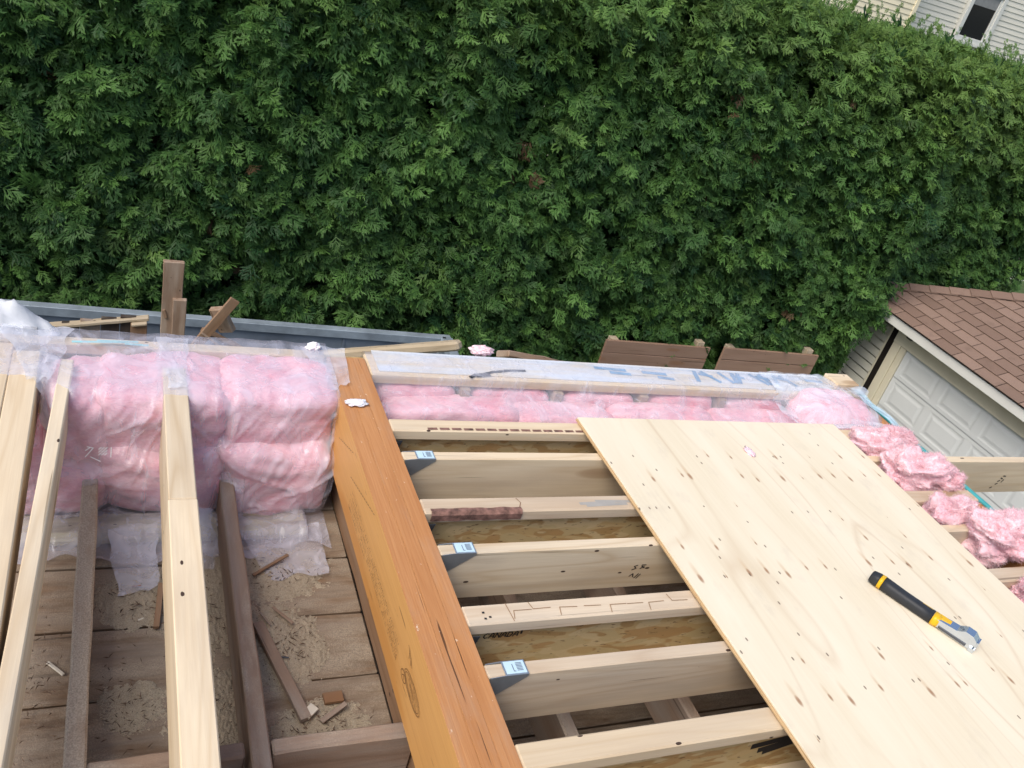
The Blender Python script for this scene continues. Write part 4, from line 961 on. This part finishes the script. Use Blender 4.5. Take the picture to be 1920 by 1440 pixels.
for k, (y, xe, lab) in enumerate(SJ):
    t = thing('solid_joist', lab, 'joist', (1.9, y, -.172), 'solid lumber joists between the I-joists')
    boxm('lumber', XJ + .004, xe, y - .019, y + .019, -.172, -.0005, (NEW, NEW2, STAINED)[k], t, 'x', .003, segs=14, warp=.0008)
    if k == 1: strokes('stamp', [(0, 0, .012, .006), (.012, .006, .004, .014), (.004, .014, .014, .018), (.028, .004, .040, .012), (.03, .014, .042, .006), (.030, .018, .044, .018), (.0, -.026, .010, -.016), (.010, -.016, .014, -.03), (.02, -.034, .03, -.018), (.028, -.036, .038, -.020)], .0036, (1.462, y - .0195, -.098), (1, 0, 0), (0, 0, 1), (0, -1, 0), INK, t, .001)
    if k == 0: strokes('stamp', [(0, 0, .01, .004), (.004, .016, .014, .020), (.012, .034, .024, .030), (.02, .046, .034, .044), (-.02, -.02, -.012, -.016), (.03, .012, .036, .024)], .006, (3.58, y - .0195, -.125), (1, 0, 0), (0, 0, 1), (0, -1, 0), INK, t, .001)
    h = thing('joist_hanger', ('bright hanger with blue label on the first solid joist from the far rim', 'bright hanger with blue label on the second solid joist from the far rim', 'bright hanger with blue label on the third solid joist from the far rim')[k], 'joist hanger', (.85, y, -.178), hang_grp)
    boxm('top_tab', .868, .928, y - .0205, y + .0205, .0, .0024, GALV, h, 'x', .0006)
    boxm('paper_label', .872, .924, y - .018, y + .018, .0025, .0034, STICK, h, 'x', 0)
    strokes('barcode', [(.0, -.010 + .0042 * i, .014, -.010 + .0042 * i) for i in range(6)] + [(-.010, -.012, -.010, .008), (-.010, -.012, -.006, -.012)], .0022, (.902, y, .0035), (1, 0, 0), (0, 1, 0), (0, 0, 1), plain('label_ink', (.16, .20, .28), .6), h, .0006)
    for s_ in (-1, 1):
        pv = [(.004, 0, -.004), (.04, 0, .0), (.102, 0, 0), (.102, 0, -.008), (.034, 0, -.062), (.004, 0, -.062)]; th_ = .0008; n_ = 6
        vs = [V((a, -th_, c_)) for a, b, c_ in pv] + [V((a, th_, c_)) for a, b, c_ in pv]
        fs = [tuple(range(n_)), tuple(range(2 * n_ - 1, n_ - 1, -1))] + [(i, (i + 1) % n_, n_ + (i + 1) % n_, n_ + i)[::-1] for i in range(n_)]
        link('side_plate', mesh_from('side_plate', vs, fs), GALV, h, (.826, y + s_ * .0208, .0015))
    boxm('seat', .826, .89, y - .02, y + .02, -.176, -.1735, GALV, h, 'x', 0)
# unseen joists carrying on the deck, added to keep light out from below
t = thing('solid_joist', 'unseen solid joist under the camera, added to keep light out below', 'joist', (1.9, .82, -.172), 'solid lumber joists between the I-joists')
boxm('lumber', XJ + .004, XE, .80, .838, -.172, -.0005, NEW2, t, 'x', .003)
for y in (.585,):
    t = thing('wood_i_joist', 'unseen I-joist under the camera, added to keep light out below', 'joist', (1.9, y, -.241), 'wood I-joists resting on hangers')
    boxm('top_flange', XJ + .004, XE, y - .0325, y + .0325, -.038, 0, NEW, t, 'x', .004)
    boxm('web', XJ + .004, XE, y - .005, y + .005, -.203, -.039, OSB, t, 'x', 0); boxm('bottom_flange', XJ + .004, XE, y - .0325, y + .0325, -.241, -.204, NEW2, t, 'x', .004)

# right rim with gasket
rb = thing('rim_board', 'orange rim board with teal gasket strip along the right side of the deck', 'rim board', (3.12, 1.5, -.24))
ybs = [(2.255, 2.515), (2.072, 2.178), (1.848, 2.026), (1.655, 1.777), (1.43, 1.609), (1.245, 1.36), (1.03, 1.20), (.3, .96)]
for a, b in ybs:
    boxm('rim_block', 3.075, 3.113, a + .002, b - .002, -.241, -.004, LVLTOP, rb, 'y', .003)
boxm('shade_skirt', 3.08, 3.10, -1.2, 2.655, -1.0, -.244, OSB, rb, 'y', 0)  # unseen enclosure added to shut light out from under the deck
for a, b in ((2.072, 2.50), (1.655, 2.026), (1.245, 1.609), (.3, 1.20)): boxm('gasket_strip', 3.1155, 3.137, a, b, -.241, .002, TEAL, rb, 'y', .003)

# loose torn insulation between the joist ends
LO = [((2.88, 2.135, -.015), (.115, .075, .075), 61, 'torn pink clump between the first I-joist and first solid joist'), ((3.00, 2.150, .0), (.075, .06, .060), 62, 'small pink tuft beside the teal strip, nearest the far corner'),
      ((2.91, 1.945, .005), (.135, .080, .085), 63, 'torn pink clump resting against the first solid joist near the teal strip'), ((3.03, 1.905, -.01), (.085, .06, .06), 64, 'small pink clump at the teal strip under the first solid joist'),
      ((2.885, 1.715, -.03), (.115, .062, .085), 65, 'folded pink clump between the second I-joist and second solid joist'),
      ((2.99, 1.565, .01), (.12, .085, .085), 66, 'large pink clump rising over the second solid joist'), ((3.10, 1.575, .0), (.09, .07, .07), 67, 'pink clump at the right photo edge beside the teal strip end'),
      ((2.93, 1.30, -.04), (.14, .055, .08), 68, 'pink clump at the right edge beside the plywood, lowest in the photo')]
for c_, r_, s_, lab in LO:
    t = thing('insulation_clump', lab, 'insulation clump', c_, 'loose pink clumps along the right rim')
    o = blob('clump_body', c_, r_, PINK2, t, 6, .48, s_, 1, 1.3, .0, 2.6, .40, 2.0)
    fibres(t, o, 11000, .017, PINK2, s_, .0005)

# ------------------------------------------------------------------ plywood sheet
ply = thing('plywood_sheet', 'large pale plywood sheet lying across the new joists', 'plywood sheet', (2.125, 1.0, .001))
def ply_board(nm, x0, x1, y0, y1, z0, z1, mat): return boxm(nm, x0, x1, y0, y1, z0, z1, mat, ply, 'y', .0008)
ply_board('face_veneer', 1.522, 2.731, -.20, 2.255, .0125, .0185, PLY)
ply_board('core_veneer', 1.516, 2.729, -.199, 2.254, .0065, .0122, PLYEDGE)
ply_board('back_veneer', 1.523, 2.730, -.20, 2.2545, .001, .0062, PLYEDGE)

# hammer tacker lying on the sheet
ht = thing('hammer_tacker', 'black and yellow hammer tacker with chrome head lying on the plywood', 'hammer tacker', (2.25, 1.25, .02))
ha, hb = V((2.176, 1.385, .045)), V((2.322, 1.108, .045)); Lh = (hb - ha).length
F = frame(ha, hb)
def loft(nm, secs, mat, rnd_=.35, n=16, smooth_=True):
    """secs: (distance, half width, half height, height of centre) along the tool"""
    vs = []; fs = []
    for (d, hw, hh, zc) in [(d, hw * 1.16, hh * 1.05, zc * 1.03) for d, hw, hh, zc in secs]:
        for a in range(n):
            th_ = 2 * math.pi * a / n; cx_, cy_ = math.cos(th_), math.sin(th_); k_ = (abs(cx_) ** 3.2 + abs(cy_) ** 3.2) ** (-1 / 3.2)
            vs.append(V((d, cx_ * k_ * hw, zc + cy_ * k_ * hh)))
    for i in range(len(secs) - 1):
        for a in range(n): fs.append((i * n + a, i * n + (a + 1) % n, (i + 1) * n + (a + 1) % n, (i + 1) * n + a))
    fs.append(tuple(range(n))[::-1]); fs.append(tuple(range((len(secs) - 1) * n, len(secs) * n)))
    return link(nm, mesh_from(nm, vs, fs, smooth_), mat, ht, (ha.x, ha.y, .0185), F)
loft('butt_cap', [(-.012, .010, .012, .020), (-.010, .015, .016, .021), (.010, .0185, .018, .022), (.016, .0185, .018, .022)], BLACKR)
loft('collar', [(.0165, .0190, .0185, .022), (.028, .0195, .019, .022)], YEL)
loft('grip', [(.0285, .0188, .0182, .022), (.05, .0185, .018, .021), (.10, .0178, .017, .019), (.15, .0182, .017, .018), (.19, .0190, .017, .018)], BLACKR)
loft('front_collar', [(.1905, .0196, .0175, .018), (.200, .0196, .0175, .018), (.212, .0175, .016, .018)], YEL)
def prism(nm, prof, y0, y1, mat):
    n = len(prof); vs = [V((a, y0, b)) for a, b in prof] + [V((a, y1, b)) for a, b in prof]
    fs = [tuple(range(n)), tuple(range(2 * n - 1, n - 1, -1))] + [(i, n + i, n + (i + 1) % n, (i + 1) % n) for i in range(n)]
    return link(nm, mesh_from(nm, vs, fs), mat, ht, (ha.x, ha.y, .0185), F)
prism('collar_wedge', [(.205, .031), (.235, .033), (.240, .0345), (.205, .0355)], -.006, .015, YEL)
prism('magazine', [(.203, .006), (.318, .002), (.318, .022), (.203, .022)], -.0155, .0105, CHROME)
prism('head_cover', [(.203, .023), (.205, .032), (.262, .036), (.283, .050), (.306, .049), (.322, .036), (.322, .0225)], -.0185, .0190, CHROME)
prism('magazine_rail', [(.216, .008), (.300, .006), (.300, .014), (.216, .014)], -.0185, -.0156, HANGDARK)
prism('striker_foot', [(.310, .001), (.326, .001), (.326, .015), (.310, .015)], -.022, -.0157, CHROME)
prism('nose_plate', [(.3225, .002), (.3265, .002), (.3265, .038), (.3225, .038)], -.0155, .0165, CHROME)
hx = [F @ V(v) for v in ((1, 0, 0), (0, 1, 0), (0, 0, 1))]
strokes('logo_mark', arc(.0, -.004, .006, .004, 10) + [(.004, -.008, .026, .004), (.012, .004, .020, -.010), (.02, .008, .030, .0)], .0026, V((ha.x, ha.y, .0185)) + hx[0] * .270 + hx[2] * .0445, hx[0], hx[1], hx[2], HANGDARK, ht, .001)
strokes('yellow_letters', [(.0, 0, .030, 0)], .0035, V((ha.x, ha.y, .0185)) + hx[0] * .150 + hx[1] * .0105 + hx[2] * .0352, hx[0], hx[1], hx[2], YEL, ht, .0004)

# ------------------------------------------------------------------ new joists left of the beam
t = thing('wide_joist', 'wide pale new joist with a cut joint across it, between the batts and the camera', 'joist', (.19, 1, -.23))
boxm('lumber', .1535, .2235, 1.861, 2.50, -.23, -.001, NEW2, t, 'y', .003, segs=8, warp=.0008); boxm('lumber', .152, .2245, -.9, 1.859, -.23, 0, NEW, t, 'y', .003, segs=14, warp=.001)
tag(board('single_joist', (-.184, .4, -.070), (-.112, 2.52, -.070), .036, .14, NEW2, None, (0, 0, 1), .003, 16, .0012), 'thin single pale joist slanting between the wide joist and the left corner', 'joist')
tag(board('left_joist', (-.207, -.9, -.07), (-.221, 2.56, -.07), .074, .14, NEW, None, (0, 0, 1), .003, 16, .001), 'wide pale joist with brown knots, second from the left edge', 'joist')
tag(board('left_joist', (-.283, -.9, -.07), (-.292, 2.60, -.07), .066, .14, NEW, None, (0, 0, 1), .003, 16, .001), 'pale joist at the very left edge of the photo', 'joist')

# ------------------------------------------------------------------ old joists and blocking below
ZO = -.285
tag(boxm('old_joist', -.056, -.011, -.9, 2.33, ZF + .002, ZO, DUSTY, None, 'y', .005, segs=26, warp=.002, rough=.004), 'old joist thickly coated with sawdust, left of the wide joist', 'old joist', 'old joists under the new framing')
tag(board('old_joist', (.345, -.9, (ZO + ZF) / 2), (.358, 2.30, (ZO + ZF) / 2), .044, ZO - ZF - .004, OLD, None, (0, 0, 1), .004, 26, .003, .004), 'old brown grey joist between the wide joist and the beam', 'old joist', 'old joists under the new framing')
tag(boxm('old_joist', .740, .784, -.9, 2.50, ZF + .002, -.25, BROWN, None, 'y', .004, segs=20, warp=.002, rough=.003), 'old brown joist running under the left side of the orange beam', 'old joist', 'old joists under the new framing')
tag(boxm('blocking', .385, .737, 1.283, 1.328, ZF + .002, ZO - .006, OLD, None, 'x', .005, segs=10, rough=.004), 'grey brown blocking between the old brown joist and the beam', 'blocking')
tag(boxm('blocking', -.007, .322, 1.283, 1.326, ZF + .002, ZO - .004, OLD, None, 'x', .005, segs=10, rough=.004), 'grey brown blocking crossing under the wide joist', 'blocking')
for x, lab in ((1.15, 'old grey joist crossing under the nearest gap, nearer the beam'), (1.545, 'old grey joist crossing under the nearest gap, nearer the plywood')):
    tag(boxm('old_joist', x - .02, x + .02, -.6, 2.30, ZF + .002, -.29, OLD, None, 'y', .005, segs=12, rough=.004), lab, 'old joist', 'old joists under the new framing')
for x, lab in ((2.0, 'old joist beneath the plywood sheet, nearer the beam'), (2.45, 'old joist beneath the plywood sheet, nearer the teal strip')):
    tag(boxm('old_joist', x - .02, x + .02, -.6, 2.30, ZF + .002, -.29, OLD, None, 'y', .005), lab, 'old joist', 'old joists under the new framing')
tag(board('paper_scrap', (.87, 1.50, -.26), (.96, 1.56, -.262), .05, .004, WHITE, None, (0, 0, 1), 0), 'white paper scrap under the joists beside the beam', 'paper scrap')

# sawdust and scraps on the old floor
def pile(cx_, cy_, rx, ry, h, lab, seed):
    n = 90; P = []; vs = []; fs = []; ok = {}
    for i in range(n):
        for j in range(n):
            u, v_ = i / (n - 1) * 2 - 1, j / (n - 1) * 2 - 1; p = V((u * 3 + seed, v_ * 3, seed))
            e = 1 - 1.3 * math.hypot(u, v_) + .30 * fbm(p, 4, .6)
            z = h * max(-.3, e) ** (1 if e < 0 else .8) if e > 0 else .02 * e
            z += .0045 * noise.noise(V((u * 26, v_ * 26, seed))) + .0025 * noise.noise(V((u * 60, v_ * 60, seed)))
            if e > -.25: ok[i, j] = len(vs); vs.append(V((u * rx, v_ * ry, z)))
    for i in range(n - 1):
        for j in range(n - 1):
            q = [(i, j), (i + 1, j), (i + 1, j + 1), (i, j + 1)]
            if all(k in ok for k in q): fs.append(tuple(ok[k] for k in q))
    o = link('sawdust', mesh_from('sawdust', vs, fs, True), SAWD, None, (cx_, cy_, ZF + .003)); return tag(o, lab, 'sawdust', None, 'stuff')
pile(.49, 2.04, .20, .14, .016, 'sawdust heap with dark splinters at the foot of the batt left of the beam', 1.3)
pile(.475, 1.74, .14, .18, .012, 'pale sawdust spread on the planks between old joist and beam', 2.7)
pile(.55, 1.46, .15, .10, .010, 'sawdust patch around the small block near the blocking', 4.1)
pile(.27, 1.95, .14, .26, .010, 'sawdust strip between the wide joist and the old brown joist', 5.3)
pile(.27, 1.50, .12, .20, .004, 'thin sawdust beside the old brown joist near the blocking', 8.3)
pile(.12, 1.95, .14, .12, .010, 'sawdust and splinters right of the dusty joist', 6.6)
pile(.09, 1.58, .10, .09, .003, 'thin sawdust film between the dusty joist and the wide joist', 9.6)
# fine splinters, uncountable
rnd = random.Random(21); vs = []; fs = []
for i in range(480):
    a = rnd.choice(((.50, 2.03, .16, .10), (.49, 1.74, .11, .13), (.54, 1.45, .12, .07), (.27, 1.8, .07, .36), (.12, 1.93, .12, .10), (.08, 1.6, .1, .25), (-.12, 1.6, .05, .3)))
    x, y = a[0] + rnd.gauss(0, .5) * a[2], a[1] + rnd.gauss(0, .5) * a[3]
    if not (-.2 < x < .70): continue
    l = rnd.uniform(.003, .014); an = rnd.uniform(0, math.pi); d = V((math.cos(an), math.sin(an), 0)) * l; s = V((-math.sin(an), math.cos(an), 0)) * rnd.uniform(.0008, .002)
    z = ZF + .018; p = V((x, y, z)); b = len(vs); vs += [p - d - s, p + d, p - d * .3 + s, p - d * .2 + V((0, 0, .003))]; fs += [(b, b + 1, b + 3), (b + 1, b + 2, b + 3), (b + 2, b, b + 3)]
tag(link('wood_splinters', mesh_from('wood_splinters', vs, fs), plain('splinter_wood', (.10, .06, .038), .8, 0, .5, 30), None, (0, 0, 0)), 'tiny dark splinters scattered over the sawdust', 'splinters', None, 'stuff')
zs = ZF + .02
scr = [('broken_batten', (.418, 1.80, zs + .012), (.507, 1.465, zs + .004), .030, .016, OLD, 'broken grey batten lying slantwise beside the old brown joist'),
       ('wood_chip', (.505, 1.475, zs + .006), (.535, 1.50, zs + .008), .028, .008, LIGHTCHIP, 'white painted chip at the tip of the broken grey batten'),
       ('wood_block', (.565, 1.530, zs - .004), (.618, 1.532, zs - .004), .034, .010, BROWN, 'small square brown block on the sawdust near the blocking'),
       ('bark_sliver', (.545, 1.455, zs + .002), (.62, 1.50, zs + .006), .014, .006, OLD, 'curved grey sliver beside the small brown block'),
       ('splinter_stick', (.425, 2.00, zs + .006), (.54, 2.075, zs + .014), .010, .006, BROWN, 'long thin brown stick lying across the sawdust heap'),
       ('bent_nail', (.448, 1.687, zs), (.492, 1.678, zs), .004, .004, HANGDARK, 'dark bent nail on the sawdust left of the beam'),
       ('brown_shaving', (.432, 1.852, zs + .002), (.455, 1.80, zs + .003), .006, .004, OLD, 'dark twig shaving beside the old brown joist'),
       ('wood_shaving', (.470, 1.87, zs + .002), (.520, 1.80, zs + .002), .010, .003, DEMO, 'tan shaving on the pale sawdust spread'),
       ('pale_stick', (-.112, 1.745, ZF + .006), (-.072, 1.70, ZF + .006), .008, .005, LIGHTCHIP, 'short pale stick on the dark planks left of the dusty joist'),
       ('rusty_staple', (.088, 1.985, zs), (.112, 1.988, zs), .005, .004, BARKM, 'rusty bit with a crossbar on the sawdust right of the dusty joist'),
       ('white_shaving', (.104, 1.868, ZF + .006), (.122, 1.876, ZF + .006), .005, .003, LIGHTCHIP, 'tiny white shaving in the middle of the old planks'),
       ('brown_batten', (.150, 1.83, ZF + .012), (.166, 1.98, ZF + .03), .016, .012, BROWN, 'short brown batten tucked beside the wide joist')]
for nm, a, b, W_, T_, m, lab in scr: tag(board(nm, a, b, W_, T_, m, None, (0, 0, 1), .001, 6, 0, .0012), lab, nm.split('_')[-1])
